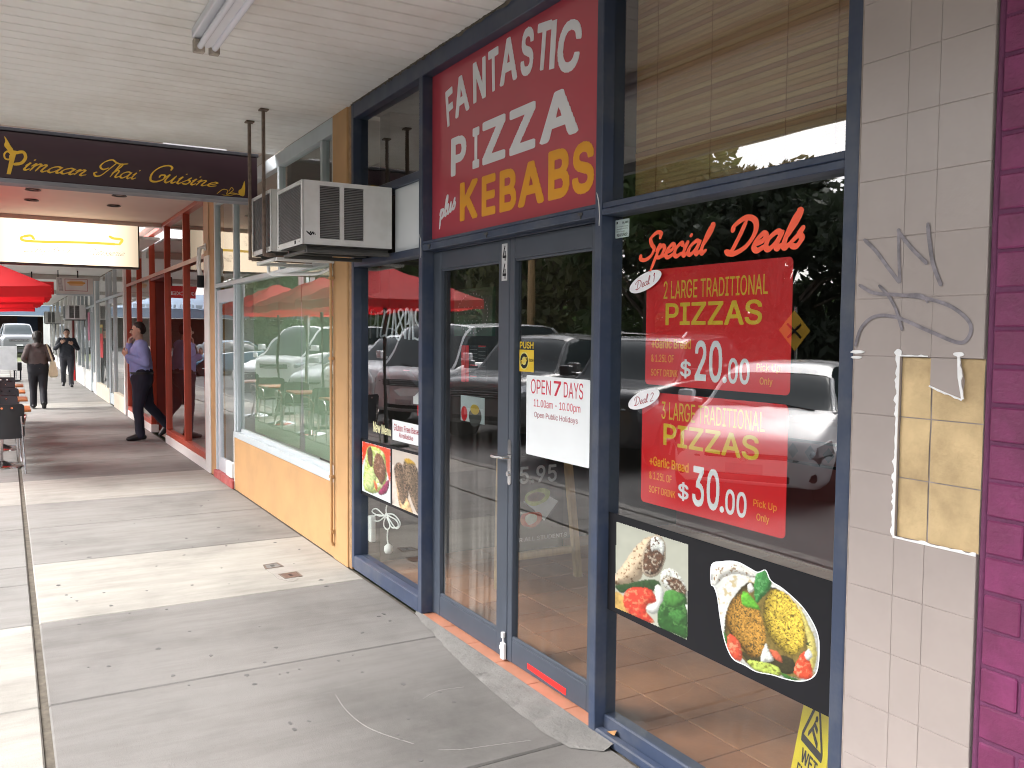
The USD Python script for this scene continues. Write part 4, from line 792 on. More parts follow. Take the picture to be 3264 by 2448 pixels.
for lp in ([(410, 1190), (330, 1120), (290, 1150), (360, 1190), (420, 1180)], [(420, 1170), (500, 1180), (560, 1260), (520, 1310), (440, 1200)], [(410, 1190), (330, 1180), (295, 1220), (350, 1240), (420, 1190)], [(425, 1180), (400, 1270), (430, 1320), (460, 1290), (440, 1190)], [(430, 1180), (520, 1230), (540, 1290), (480, 1300), (430, 1200)]):
    obj('loop', tube(spline([P8b(*p) for p in lp], 6), .0045, 6), plastic_w, cf, smooth=True)
obj('flex', tube(spline([P8b(440, 1320), P8b(436, 1400), P8b(444, 1480)], 6), .005, 6), plastic_w, cf, smooth=True); obj('flex', tube(spline([P8b(430, 1090), P8b(425, 1140), P8b(432, 1190)], 6), .005, 6), plastic_w, cf, smooth=True)
a = P8b(447, 1505); obj('plug', lathe([(0, -.03), (.022, -.028), (.03, -.01), (.028, .015), (.012, .03), (0, .032)], 14, a), plastic_w, cf, smooth=True); a = P8b(300, 1310); obj('socket_block', cbox(a[0]-.028, .09, a[2]-.09, a[0]+.028, .13, a[2]+.09, .006), plastic_w, cf)
# black board on a timber easel, side-on to the street
ef = thing('easel_board', 'black A-frame board with timber legs offering a wrap for 5.95', 'board', (-4.8, 1.0, .014))
ex = -4.8
obj('panel', box(ex-.03, .665, .235, ex-.012, 1.13, 1.0), black_v, ef)
for y0 in (.66, 1.13): obj('leg', cat_([trimesh.Trimesh(np.array([(ex-.03, y0+d*.03+.0, .86), (ex+.012, y0+d*.03, .86), (ex+.012, y0+d*.03+.045, .86), (ex-.03, y0+d*.03+.045, .86)] + [(ex-.03, y0+.10, .016), (ex+.012, y0+.10, .016), (ex+.012, y0+.145, .016), (ex-.03, y0+.145, .016)]) if y0 > 1 else np.array([(ex-.03, y0-.03, .86), (ex+.012, y0-.03, .86), (ex+.012, y0+.015, .86), (ex-.03, y0+.015, .86), (ex-.03, y0-.04, .016), (ex+.012, y0-.04, .016), (ex+.012, y0+.005, .016), (ex-.03, y0+.005, .016)])).convex_hull for d in (0,)]), wood, ef)
obj('rail', cbox(ex-.03, .62, .185, ex+.008, 1.19, .232), wood, ef)
obj('lettering', xplane(fit(text2d('$5.95', True), .70, .66, 1.075, .80), ex-.0115, .0006), mat('chalk_grey', (.55, .55, .56), .5), ef); obj('lettering', xplane(fit(text2d('FOR ALL STUDENTS', False),   .735, .298, 1.158, .325), ex-.0115, .0006), mat('chalk_grey', (.55, .55, .56)), ef)
for (a, b, c, d, s_, m_) in ((.93, .58, .10, .055, 1, lett), (.88, .44, .075, .055, 2, tomato), (.88, .44, .05, .035, 3, creamp), (.92, .585, .07, .03, 4, meat)): obj('printed_shape', xplane(blob(a, b, c, d, 10, .15, s_), ex-.0118+.0002*s_, .0003), m_, ef)
obj('printed_shape', xplane(sg.Polygon([(.82, .56), (.98, .60), (1.09, .54), (.98, .42), (.90, .50)]), ex-.0117, .0002), paper, ef)
# wet floor sign
ws = thing('wet_floor_sign', 'yellow folding wet floor sign standing on the tiles inside window', 'floor sign', (-2.08, .42, .015))
def wq(u, v, zb=.0): # a leaning sheet: y grows with height
    return None
cw, sw_ = math.cos(math.radians(-25)), math.sin(math.radians(-25))
def wr_(a, b, z): return np.array([-2.12+cw*a-sw_*b, .42+sw_*a+cw*b, z])
W0, W1, T0, T1 = wr_(-.13, 0, .015), wr_(.13, 0, .015), wr_(-.09, .085, .62), wr_(.09, .085, .62); wn = wr_(0, 1, 0)-wr_(0, 0, 0)
def wsheet(W0, W1, T0, T1, th):
    n = np.cross(W1-W0, T0-W0); n /= np.linalg.norm(n); v = [W0, W1, T1, T0]; v = v+[p+n*th for p in v]
    return trimesh.Trimesh(np.array(v)).convex_hull if False else trimesh.convex.convex_hull(np.array(v))
obj('front_leaf', wsheet(W0, W1, T0, T1, .012), wetyellow, ws); obj('back_leaf', wsheet(W0+wn*.2, W1+wn*.2, T0+wn*.015, T1+wn*.015, .012), wetyellow, ws)
obj('side_rib', wsheet(W1+[-.01, -.008, 0], W1+[.008, .03, 0], T1+[-.01, -.008, 0], T1+[.008, .02, 0], .006), wetyellow, ws)
def wp(s, h): b = W0+(W1-W0)*s; t = T0+(T1-T0)*s; p = b+(t-b)*(h/.605); return p-wn*.0135
def wdraw(poly):
    out = []
    for g in getattr(poly, 'geoms', [poly]):
        m = trimesh.creation.extrude_polygon(g, .0008, engine='earcut'); v = np.array([wp(a, b)-wn*c for a, b, c in m.vertices]); out.append(trimesh.Trimesh(v, m.faces, process=False))
    return cat_(out)
tr = sg.Polygon([(.16, .155), (.84, .15), (.50, .315)]); obj('warning_triangle', wdraw(tr.buffer(.02).difference(tr.buffer(-.008))), black_v, ws)
obj('falling_figure', wdraw(ops.unary_union([affinity.scale(sg.Point(.53, .252).buffer(1), .04, .011), sg.LineString([(.50, .238), (.44, .21), (.54, .19), (.66, .17)]).buffer(.010), sg.LineString([(.44, .21), (.34, .18)]).buffer(.010), sg.LineString([(.48, .23), (.60, .215)]).buffer(.009)])), black_v, ws)
obj('lettering', wdraw(fit(text2d('WET', True), .24, .068, .76, .118)), black_v, ws); obj('lettering', wdraw(fit(text2d('FLOOR', True), .18, .008, .84, .056)), black_v, ws)
fy = thing('flyers', 'dark pink-edged flyers sticking out of a holder in narrow window', 'flyers', (-4.75, .16, 1.25))
def nf(pts, y): return facade(sg.Polygon([_nE(u, v, y) for u, v in pts]).buffer(0), y, .003)
obj('flyer', nf([(575, 865), (612, 866), (690, 960), (690, 990), (640, 945)], .15), black_v, fy); obj('flyer', nf([(515, 992), (560, 980), (690, 985), (645, 1030), (555, 1032)], .154), acdark, fy); obj('edge', nf([(575, 862), (612, 863), (614, 870), (577, 870)], .146), mat('pink_edge', (.5, .08, .12), .5), fy)
obj('sheet', nf([(640, 1000), (690, 995), (690, 1085), (640, 1080)], .160), paper, fy); obj('ticket', nf([(665, 1090), (690, 1095), (690, 1160), (668, 1155)], .158), cardred, fy)
# notices far inside
def notice(label, x0, z0, x1, z1, y, m): t = thing('wall_notice', label, 'notice', ((x0+x1)/2, y, z0)); obj('sheet', box(x0, y, z0, x1, y+.004, z1), m, t); return t
yb_ = 2.2
t = notice('red and black printed menu hanging inside, behind the left door', -8.45+.0, 1.15, -7.86, 1.545, yb_, black_v) if False else None
def mi(u, v, y):
    fx, fy = 1380+u/2.2133, 850+v/2.2133; d = fw + rr*(fx-1632)/FPX - uu*(fy-1224)/FPX; t = (y+2.04)/d[1]; return t*d[0], 1.62+t*d[2]
ym = .35
def mq(u0, v0, u1, v1, y=ym): a, b = mi(u0, v0, y), mi(u1, v1, y); return sg.box(min(a[0], b[0]), min(a[1], b[1]), max(a[0], b[0]), max(a[1], b[1]))
tm = thing('menu_board', 'red and black printed menu hanging inside behind the left door', 'menu', (mi(290, 690, ym)[0], ym, 1.3)); tm_b = mq(205, 550, 380, 822)
obj('sheet', facade(mq(205, 552, 380, 815), ym, .003), black_v, tm); obj('column', facade(mq(205, 555, 230, 812), ym-.0035, .0005), cardred, tm); obj('column', facade(mq(234, 555, 256, 812), ym-.0035, .0005), cardred, tm)
lines = [mq(264 if i % 2 else 325, 570+i*13, 316 if i % 2 else 374, 574+i*13) for i in range(18)]; obj('print_lines', facade(ops.unary_union(lines), ym-.0035, .0005), grey_v, tm); obj('heading', facade(ops.unary_union([mq(325, 557, 376, 567), mq(264, 690, 316, 700), mq(264, 768, 312, 778)]), ym-.0038, .0006), cardred, tm)
tp = thing('drinks_poster', 'pale blue poster of a dark drink bottle behind left door', 'poster', (mi(280, 1010, ym)[0], ym, .9)); obj('sheet', facade(mq(200, 905, 365, 1115), ym, .003), plateb, tp)
a = mi(300, 1060, ym); obj('bottle', facade(blob(a[0], a[1], .07, .06, 9, .2, 2), ym-.0035, .0005), acdark, tp); a = mi(300, 1008, ym); obj('spot', facade(blob(a[0], a[1], .055, .03, 12, .02, 2), ym-.0042, .0005), yellow_v, tp); a = mi(225, 1035, ym); obj('badge', facade(blob(a[0], a[1], .04, .045, 12, .02, 2), ym-.0042, .0005), cardred, tp)
tn = thing('led_sign', 'dark green unlit LED dot sign hanging behind the left door', 'LED sign', (mi(310, 330, ym)[0], ym, 1.8)); obj('panel', facade(mq(172, 165, 440, 490), ym, .02), mat('led_green', (.015, .05, .025), .3), tn)
dots = []
ca, cb = mi(300, 330, ym)
for k in range(34): a = 2*math.pi*k/34; dots.append(sg.Point(ca+.19*math.cos(a), cb+.115*math.sin(a)).buffer(.004, 3))
for txt, dz in (('OPEN', .02), ('PIZZA', -.06)):
    for k in range(14): dots.append(sg.Point(ca-.12+.018*k, cb+dz+.02*math.sin(k*2.1)).buffer(.0035, 3))
obj('dots', facade(ops.unary_union(dots), ym-.021, .001), grey_v, tn)
tb = thing('crushed_cup', 'white paper scrap on the tiles inside the right window', 'litter', (-2.35, .17, .015)); obj('paper', trimesh.convex.convex_hull(np.array([(-2.40, .125, .016), (-2.33, .12, .016), (-2.335, .15, .05), (-2.39, .155, .045), (-2.36, .17, .02)])), paper, tb)
tl_ = thing('dead_leaf', 'curled brown dry leaf on the blue sill beside the post', 'leaf', (-2.76, .02, .04)); obj('blade', trimesh.Trimesh([(-2.79, .02, .04), (-2.76, .0, .052), (-2.735, .015, .045), (-2.745, .035, .058), (-2.77, .04, .042)], [[0, 1, 2], [0, 2, 3], [0, 3, 4], [2, 1, 0]], process=False), mat('dry_leaf', (.35, .18, .07), .8, .3, 30), tl_)
# ---------------------------------------------------------------- air conditioners, hanging rods, drain pipe, tube light
def aircon(label, x0, x1, yf, z0, z1, grp='window air conditioners over the footpath'):
    t = thing('air_conditioner', label, 'air conditioner', ((x0+x1)/2, yf/2, z0), 0, grp)
    yb = -.004
    lw = [(yf+.108, yf+.228), (yf+.254, yf+.374)]; za, zb = z0+.035, z1-.025
    # right cheek with two openings, other faces, and the base tray
    side = sg.box(yf+.012, z0, yb, z1)
    for a, b in lw: side = side.difference(sg.box(a, za, b, zb))
    obj('side_panel', xplane(side, x1-.012, .012), acwhite, t); obj('side_panel', box(x0, yf+.012, z0, x0+.012, yb, z1), acwhite, t)
    obj('top_panel', box(x0+.012, yf+.012, z1-.010, x1-.012, yb, z1), acwhite, t)
    obj('base_tray', cat_([box(x0+.02, yf+.02, z0-.004, x1-.02, yb, z0+.006), box(x0+.06, yf+.05, z0-.022, x0+.09, yb, z0-.005), box(x1-.09, yf+.05, z0-.022, x1-.06, yb, z0-.005)]), acdark, t)
    obj('core', box(x0+.014, yf+.03, z0+.008, x1-.04, yb-.01, z1-.014), acdark, t)
    obj('front_frame', cat_([cbox(x0, yf, z0, x0+.018, yf+.011, z1), cbox(x1-.018, yf, z0, x1, yf+.011, z1), cbox(x0+.019, yf, z1-.022, x1-.019, yf+.011, z1), cbox(x0+.019, yf, z0, x1-.019, yf+.011, z0+.033)]), acwhite, t)
    sl = []
    for a, b in lw:
        n = 31; h = (zb-za)/n
        for k in range(n): z = za+h*k; sl.append(trimesh.Trimesh([(x1-.020, a, z+h*.75), (x1-.002, a, z+h*.05), (x1-.002, b, z+h*.05), (x1-.020, b, z+h*.75), (x1-.020, a, z+h*.9), (x1-.002, a, z+h*.3), (x1-.002, b, z+h*.3), (x1-.020, b, z+h*.9)], [[0, 1, 2], [0, 2, 3], [4, 6, 5], [4, 7, 6], [1, 5, 6], [1, 6, 2]], process=False))
    obj('side_louvre', cat_(sl[:31]), acwhite if False else mat('louvre_metal', (.30, .295, .29), .5, .2, 10), t); obj('side_louvre', cat_(sl[31:]), mat('louvre_metal', (.3, .3, .3)), t)
    fin = [box(x0+.020, yf+.006, z, x1-.020, yf+.010, z+.0045) for z in np.arange(z0+.036, z1-.026, .0085)]
    obj('coil_grille', cat_(fin), acgrille, t); obj('coil_back', box(x0+.02, yf+.012, z0+.034, x1-.02, yf+.018, z1-.023), acdark, t)
    obj('fixing', cat_([box(x1-.14, yf-.002, z0+.008, x1-.115, yf+.001, z0+.027), box(x1-.05, yf-.002, z0+.014, x1-.045, yf+.001, z0+.02), box(x0+.03, yf-.002, z0+.014, x0+.035, yf+.001, z0+.02)]), black_v, t)
    return t
ac1 = aircon('nearer dirty white window air conditioner with two louvred side openings', -5.536, -5.010, -.558, 2.142, 2.508)
sc = [brush([(-.530, 2.215), (-.512, 2.20), (-.505, 2.195)], .008, 5), brush([(-.512, 2.20), (-.505, 2.213), (-.500, 2.198), (-.492, 2.212), (-.487, 2.198)], .006, 4), brush([(-.482, 2.21), (-.478, 2.197)], .005, 3)]
obj('scrawl', xplane(ops.unary_union(sc), -5.0098, .0006), black_v, ac1)
ac2 = aircon('farther dirty white air conditioner half hidden behind the nearer one', -6.605, -6.08, -.457, 2.190, 2.612)
for x_, la in ((-6.566, 'left rusty hanger rod in front of the farther air conditioner'), (-6.164, 'right rusty hanger rod in front of the farther air conditioner')):
    t = thing('hanger_rod', la, 'bracket', (x_, -.48, 2.10)); y_ = -.478
    obj('rod', cbox(x_-.014, y_-.012, 2.16, x_+.014, y_+.008, 3.162), rust, t); obj('flange', cbox(x_-.03, y_-.03, 3.150, x_+.03, y_+.03, 3.1625), rust, t); obj('foot', cbox(x_-.014, y_+.010, 2.155, x_+.014, -.02, 2.182), rust, t)
sh = thing('support_shelf', 'white steel shelf and brackets under the farther air conditioner', 'bracket', (-6.3, -.25, 2.08))
obj('rail', cat_([cbox(-6.62, -.42, 2.125, -6.585, -.01, 2.15), cbox(-6.10, -.42, 2.125, -6.065, -.01, 2.15), cbox(-6.584, -.43, 2.128, -6.101, -.40, 2.148)]), acwhite, sh)
obj('tray', cat_([cbox(-5.53, -.52, 2.095, -5.50, -.01, 2.117), cbox(-5.06, -.52, 2.095, -5.03, -.01, 2.117), cbox(-5.499, -.525, 2.098, -5.061, -.50, 2.115)]), acdark, sh)
dp = thing('drain_pipe', 'thin white drain pipe crossing under the air conditioners', 'pipe', (-6.4, -.2, 2.05))
obj('pipe', tube([(-6.75, -.30, 2.145), (-6.74, -.30, 2.085), (-6.70, -.28, 2.07), (-6.35, -.07, 2.065), (-6.30, -.04, 2.07), (-6.09, -.035, 2.09)], .013, 10), plastic_w, dp, smooth=50)
fl_ = thing('tube_light', 'white twin tube light fitting on the soffit, unlit', 'light fitting', (-3.5, -1.13, 3.05))
obj('housing', cat_([cbox(-4.755, -1.195, 3.115, -2.2, -1.055, 3.1625, .006), cbox(-4.75, -1.16, 3.075, -2.2, -1.085, 3.114, .01)]), mat('fitting_white', (.72, .72, .76), .4, .03), fl_)
for y_ in (-1.160, -1.088): obj('tube', cyl((-4.72, y_, 3.072), (-2.25, y_, 3.072), .015, 14), tubew, fl_, smooth=40)
obj('lamp_holder', cat_([cbox(-4.765, -1.19, 3.045, -4.722, -1.135, 3.11, .004), cbox(-4.765, -1.112, 3.045, -4.722, -1.062, 3.11, .004)]), mat('holder_grime', (.42, .36, .30), .6, .3, 30), fl_)

# ---------------------------------------------------------------- ochre shop with the pale green window
oc = thing('ochre_shop', 'ochre rendered shop front with pale grey frame and green backed window', 'shop', (-8, 0, 0))
def O(name, m, mt, **k): return obj(name, m, mt, oc, **k)
O('pilaster', cbox(-6.10, -.012, .0, -5.800, .11, 3.163, .005), ochre); O('pilaster_edge', cbox(-5.799, .0, .0, -5.7445, .10, 3.163, .004), mat('render_edge', (.33, .2, .1), .9, .3, 20, .003, 60))
O('stall_riser', cbox(-9.33, 0, .0, -6.102, .11, .549, .004), ochre)
O('pilaster', cbox(-10.50, -.006, 0, -10.262, .11, 3.163, .005), ochre)
O('sill', cbox(-9.33, -.012, .550, -6.102, .05, .612, .006), greyfr); O('sill_bead', cbox(-9.11, .02, .613, -6.102, .06, .650), greyfr)
O('post', cbox(-9.318, -.002, .613, -9.262, .055, 2.128), greyfr); O('post', cbox(-9.26, .012, .613, -9.235, .06, 2.128), greyfr)
O('post', cbox(-10.26, -.002, .088, -10.20, .055, 3.10), greyfr)
O('rail', cbox(-10.20, -.006, 2.129, -6.102, .06, 2.172), greyfr)
for a in (-9.27, -7.55): O('post', cbox(a-.05, 0, 2.173, a, .055, 3.045), greyfr)
O('post', cbox(-6.42, 0, 2.173, -6.37, .055, 3.045), greyfr); O('post', cbox(-6.15, 0, 2.173, -6.102, .055, 3.045), greyfr)
O('head', cbox(-10.20, -.004, 3.046, -6.102, .06, 3.162), greyfr)
O('pane', box(-9.235, .045, .650, -6.102, .051, 2.128), glass('tinted_pane', 3.2, (.90, .96, .91)))
O('pane', box(-10.20, .03, 2.173, -9.32, .036, 3.045), g_far); O('pane', box(-9.27, .03, 2.173, -7.60, .036, 3.045), g_far); O('pane', box(-7.55, .03, 2.173, -6.42, .036, 3.045), g_far); O('pane', box(-6.37, .03, 2.173, -6.15, .036, 3.045), g_far)
# two hanging sheets behind the glass, a dark slit between them that opens towards the foot
def sheetx(pts, y): return facade(sg.Polygon(pts), y, .003)
O('hung_sheet', sheetx([(-6.11, .64), (-6.11, 2.2), (-7.295, 2.2), (-7.293, 1.7), (-7.28, 1.2), (-7.25, .9), (-7.215, .70), (-7.23, .64)], .12), mint)
O('hung_sheet', sheetx([(-7.325, 2.2), (-7.327, 1.6), (-7.335, 1.2), (-7.36, .9), (-7.375, .64), (-8.95, .64), (-8.90, 1.0), (-8.95, 1.5), (-8.98, 2.2)], .122), mint)
O('backing_dark', box(-9.3, .9, .1, -6.1, .95, 3.2), darkwall); O('interior_wall', box(-10.5, .9, 2.0, -6.1, .94, 3.2), beigewall)
O('interior_ceiling', box(-10.5, .07, 3.17, -6.1, 1.0, 3.22), beigewall); O('interior_floor', box(-10.5, .115, .0, -6.1, 1.0, .08), darkwall); O('parapet', box(-10.5, .0, 3.30, -6.07, .22, 4.1), offwhite)
# narrow door
d = O('door_leaf', cat_([cbox(-10.195, .012, .09, -10.10, .055, 2.10), cbox(-9.40, .012, .09, -9.322, .055, 2.10), cbox(-10.099, .014, .09, -9.401, .055, .24), cbox(-10.099, .014, 1.96, -9.401, .055, 2.10)]), mat('pale_door', (.50, .51, .54), .4, .05))
obj('pane', box(-10.099, .03, .24, -9.401, .036, 1.96), g_far, d); obj('closer_box', cbox(-9.62, -.03, .02+.09, -9.36, .011, .27, .008), plastic_w, d)
O('red_step', cbox(-10.26, -.03, .0, -9.335, .10, .088, .008), mat('red_step', (.38, .07, .065), .6, .2, 10, dark=(.5, .3, .27), dscale=8, damt=.4)); O('white_edge', cbox(-9.352, -.004, .0, -9.333, .01, .56, .002), offwhite)
pi = thing('conduit', 'ochre painted conduit running down the render beside the pilaster', 'pipe', (-6.078, -.03, .12))
obj('pipe', tube([(-6.078, -.033, 2.13), (-6.078, -.033, .13), (-6.075, -.02, .10)], .011, 10), ochre, pi, smooth=50)
for z in (2.02, 1.45, .60, .20): obj('clip', cbox(-6.098, -.046, z-.01, -6.056, -.014, z+.012, .003), ochre, pi)

# ---------------------------------------------------------------- red framed restaurant
th = thing('restaurant', 'restaurant shop front with red-orange timber frames and white plinth', 'shop', (-14.5, 0, 0))
def T(name, m, mt, **k): return obj(name, m, mt, th, **k)
T('white_post', cbox(-10.76, -.02, 0, -10.505, .1, 2.52, .006), offwhite); T('upper_post', cbox(-10.76, -.02, 2.52, -10.505, .1, 3.233), mat('tan', (.5, .33, .2), .6))
T('plinth', cbox(-13.80, -.02, 0, -10.765, .1, .120, .006), offwhite); T('plinth', cbox(-18.50, -.02, 0, -15.30, .1, .125, .006), offwhite)
T('sill', cbox(-13.79, -.008, .121, -10.765, .085, .20), redfr); T('sill', cbox(-18.5, -.008, .126, -15.36, .085, .20), redfr)
for a in (-12.17, -13.73, -15.30, -16.9, -18.44): T('post', cbox(a-.06, -.012, .201, a, .075, 3.18), redfr)
T('post', cbox(-10.82, -.012, .201, -10.765, .075, 3.18), redfr)
T('transom', cbox(-18.44, -.018, 2.50, -10.765, -.0125, 2.555, .002), mat('transom_pink', (.55, .38, .33), .5)); T('top_band', cbox(-18.5, -.02, 3.181, -10.765, .08, 3.233), redfr)
for a, b in ((-12.23, -10.82), (-13.73, -12.23), (-16.9, -15.36), (-18.44, -16.96)): T('pane', box(a+.0, .03, .201, b-.0, .036, 3.18), g_far)
T('pane', box(-15.30, .03, 2.52, -13.79, .036, 3.18), g_far)
T('recess_side', cbox(-13.785, .077, .0, -13.735, 1.0, 3.18), darkred); T('recess_side', cbox(-15.36, .077, .0, -15.31, 1.0, 3.18), darkred); T('door_head', cbox(-15.30, .0, 2.46, -13.79, .9, 2.50), darkred)
d = T('door_leaf', cat_([cbox(-15.30, .55, .05, -15.17, .60, 2.45), cbox(-13.93, .55, .05, -13.79, .60, 2.45), cbox(-15.169, .552, .05, -13.931, .60, .35), cbox(-15.169, .552, 2.3, -13.931, .60, 2.45)]), darkred); obj('pane', box(-15.169, .57, .35, -13.931, .576, 2.3), g_far, d)
T('interior_wall', box(-18.6, 2.6, 0, -10.5, 2.7, 3.3), beigewall); T('interior_floor', box(-18.6, .10, -.02, -10.5, 2.6, .03), beigewall); T('interior_ceiling', box(-18.6, .09, 3.24, -10.5, 2.7, 3.3), beigewall); T('side_wall', box(-10.50, .12, 0, -10.40, 2.6, 3.3), offwhite); T('side_wall', box(-18.7, .12, 0, -18.6, 2.6, 3.3), offwhite); T('parapet', box(-18.7, 0, 3.37, -10.5, .22, 4.1), offwhite)
for a in (-11.5, -13.0, -16.2): T('dining_table', cat_([cbox(a-.35, .6, .70, a+.35, 1.3, .74), cyl((a, .95, .03), (a, .95, .7), .03, 8)]), wood)
cm = thing('security_camera', 'white cylindrical fitting on an arm fixed to the white post', 'wall fitting', (-10.63, -.05, 2.3))
obj('arm', tube([(-10.64, -.03, 2.62), (-10.64, -.09, 2.60), (-10.64, -.10, 2.40), (-10.64, -.08, 2.28)], .025, 10), plastic_w, cm, smooth=50); obj('head', cyl((-10.64, -.08, 2.29), (-10.64, -.08, 2.15), .04, 12), black_v, cm, smooth=40); obj('bracket', cbox(-10.67, -.035, 2.58, -10.61, -.019, 2.66), plastic_w, cm)
# hanging sign across the footpath
sg1 = thing('hanging_sign', 'dark brown hanging sign with gold script Pimaan Thai Cuisine', 'sign', (-7.82, -1.2, 2.75))
SX = -7.80
obj('board', cbox(-7.94, -2.30, 2.790, SX, -.12, 3.15, .006), signbrown, sg1); obj('frame', cat_([cbox(-7.97, -2.31, 2.757, SX+.02, -.11, 2.789, .004), ]), mat('frame_grey', (.17, .165, .18), .5), sg1)
obj('top_channel', cbox(-7.96, -2.31, 3.151, SX+.012, -.11, 3.178, .003), mat('channel_dark', (.03, .028, .035), .5), sg1)
def S2(u, v):
    fx, fy = u/2.6024, 400+v/2.6024; d = fw + rr*(fx-1632)/FPX - uu*(fy-1224)/FPX; t = SX/d[0]; return -2.04+t*d[1], 1.62+t*d[2]
def sq(poly, tl, tr, br, bl, lay=0, name='lettering'): obj(name, xplane(quad_fit(poly, S2(*tl), S2(*tr), S2(*br), S2(*bl)), SX+.0006+.0004*lay, .0006), gold, sg1)
sq(pen('imaan', .25, .4, .85, .45), (190, 265), (722, 345), (716, 425), (190, 375))
sq(pen('Thai', .22, .4, .85, .45), (772, 245), (1168, 330), (1168, 460), (772, 425)); sq(pen('Cuisine', .22, .4, .85, .45), (1238, 285), (1812, 430), (1812, 515), (1238, 470))
pst = sg.Polygon([S2(95, 205), S2(140, 212), S2(88, 405), S2(55, 403)]); bowl = brush([S2(118, 232), S2(190, 220), S2(212, 265), S2(180, 310), S2(120, 322)], .022, 6)
flame = sg.Polygon(spline([S2(36, 88), (S2(66, 130)), S2(85, 165), S2(110, 205), S2(92, 250), S2(60, 200), S2(34, 165), S2(44, 130)], 4, True)).buffer(0)
curl = brush([S2(95, 235), S2(60, 215), S2(35, 240), S2(45, 275), S2(80, 280), S2(82, 250)], .012, 6)
obj('emblem', xplane(ops.unary_union([pst, bowl, flame, curl]), SX+.0006, .0006), gold, sg1)
orn = [brush([S2(*p) for p in q], w, 6) for q, w in (([(1800, 565), (1850, 530), (1890, 540), (1880, 570), (1930, 560), (1990, 575)], .006), ([(1900, 545), (1920, 515), (1935, 535), (1905, 560)], .005), ([(1840, 575), (1900, 580), (1960, 570)], .004))] + [sg.Polygon(spline([S2(2030, 460), S2(2028, 578), S2(1985, 575), S2(1980, 540), S2(2005, 520)], 4, True)).buffer(0)]
obj('ornament', xplane(ops.unary_union(orn), SX+.0006, .0006), gold, sg1)
lt = thing('tube_light', 'single pale tube light seen edge-on above the brown sign', 'light fitting', (-8.2, -1, 3.2)); obj('tube', cyl((-8.0, -.85, 3.195), (-8.0, -.35, 3.195), .012, 10), tubew, lt, smooth=40); obj('body', cbox(-8.012, -.86, 3.209, -7.975, -.34, 3.234), acwhite, lt)

# lit box sign of the cake shop
PX = -14.0
bx = thing('lightbox_sign', 'glowing cream lightbox sign with faded Patisserie script over footpath', 'sign', (PX, -1.3, 2.56))
usdk = usdkit.material(stage, '/World/Looks/lit_cream', {'g': ('geometry', {}), 's': ('separate_xyz', {}), 'a': ('math', {'math_type': 'subtract', 'value2': -1.35}), 'ab': ('math', {'math_type': 'absolute'}), 'mr': ('map_range', {'from_min': .28, 'from_max': 1.0, 'to_min': 1.0, 'to_max': .30, 'clamp': True}), 'e': ('emission', {'color': (1.0, .80, .58)}), 'st': ('math', {'math_type': 'multiply', 'value2': .50})},
    [('g.position', 's.vector'), ('s.y', 'a.value1'), ('a.value', 'ab.value1'), ('ab.value', 'mr.value'), ('mr.result', 'st.value1'), ('st.value', 'e.strength')], surface='e.emission')
obj('lit_face', box(PX+.001, -2.72, 2.585, PX+.006, -.335, 3.225), usdk, bx); obj('lit_face', box(PX-.206, -2.72, 2.585, PX-.201, -.335, 3.225), usdk, bx)
obj('case', cat_([cbox(PX-.2, -2.72, 2.57, PX, -.335, 3.23)]), acdark, bx); obj('edge_frame', cat_([cbox(PX-.21, -.333, 2.56, PX+.01, -.318, 3.235), cbox(PX-.21, -2.73, 2.56, PX+.01, -.319, 2.583), cbox(PX-.21, -2.73, 3.227, PX+.01, -.319, 3.24)]), acdark, bx)
def P3(u, v):
    fx, fy = u/4.424, 640+v/4.424; d = fw + rr*(fx-1632)/FPX - uu*(fy-1224)/FPX; t = (PX+.008)/d[0]; return -2.04+t*d[1], 1.62+t*d[2]
ptan = emit('lit_lettering', (.36, .27, .2), .22); ptan2 = emit('lit_gold', (1.0, .60, .08), .24)
for s_, a, b, c, d_ in (('Langford', (330, 625), (1040, 665), (1040, 765), (330, 760)), ('Patisserie', (1205, 665), (1760, 690), (1760, 800), (1205, 780))):
    obj('lettering', xplane(quad_fit(pen(s_, .15, .3, .8, .45), P3(*a), P3(*b), P3(*c), P3(*d_)), PX+.0065, .001), ptan, bx)
obj('lettering', xplane(quad_fit(pen('Le', .1, .25, .8, .45), P3(960, 350), P3(1110, 355), P3(1110, 500), P3(960, 490)), PX+.0065, .001), ptan, bx)
rib = [brush([P3(*p) for p in q], .035, 6, .4) for q in ([(300, 500), (340, 560), (700, 580), (1200, 590), (1690, 615)], [(300, 510), (430, 490), (480, 540)], [(1540, 500), (1600, 530), (1720, 550), (1690, 610)])]
obj('ribbon', xplane(ops.unary_union(rib), PX+.0066, .001), ptan2, bx)

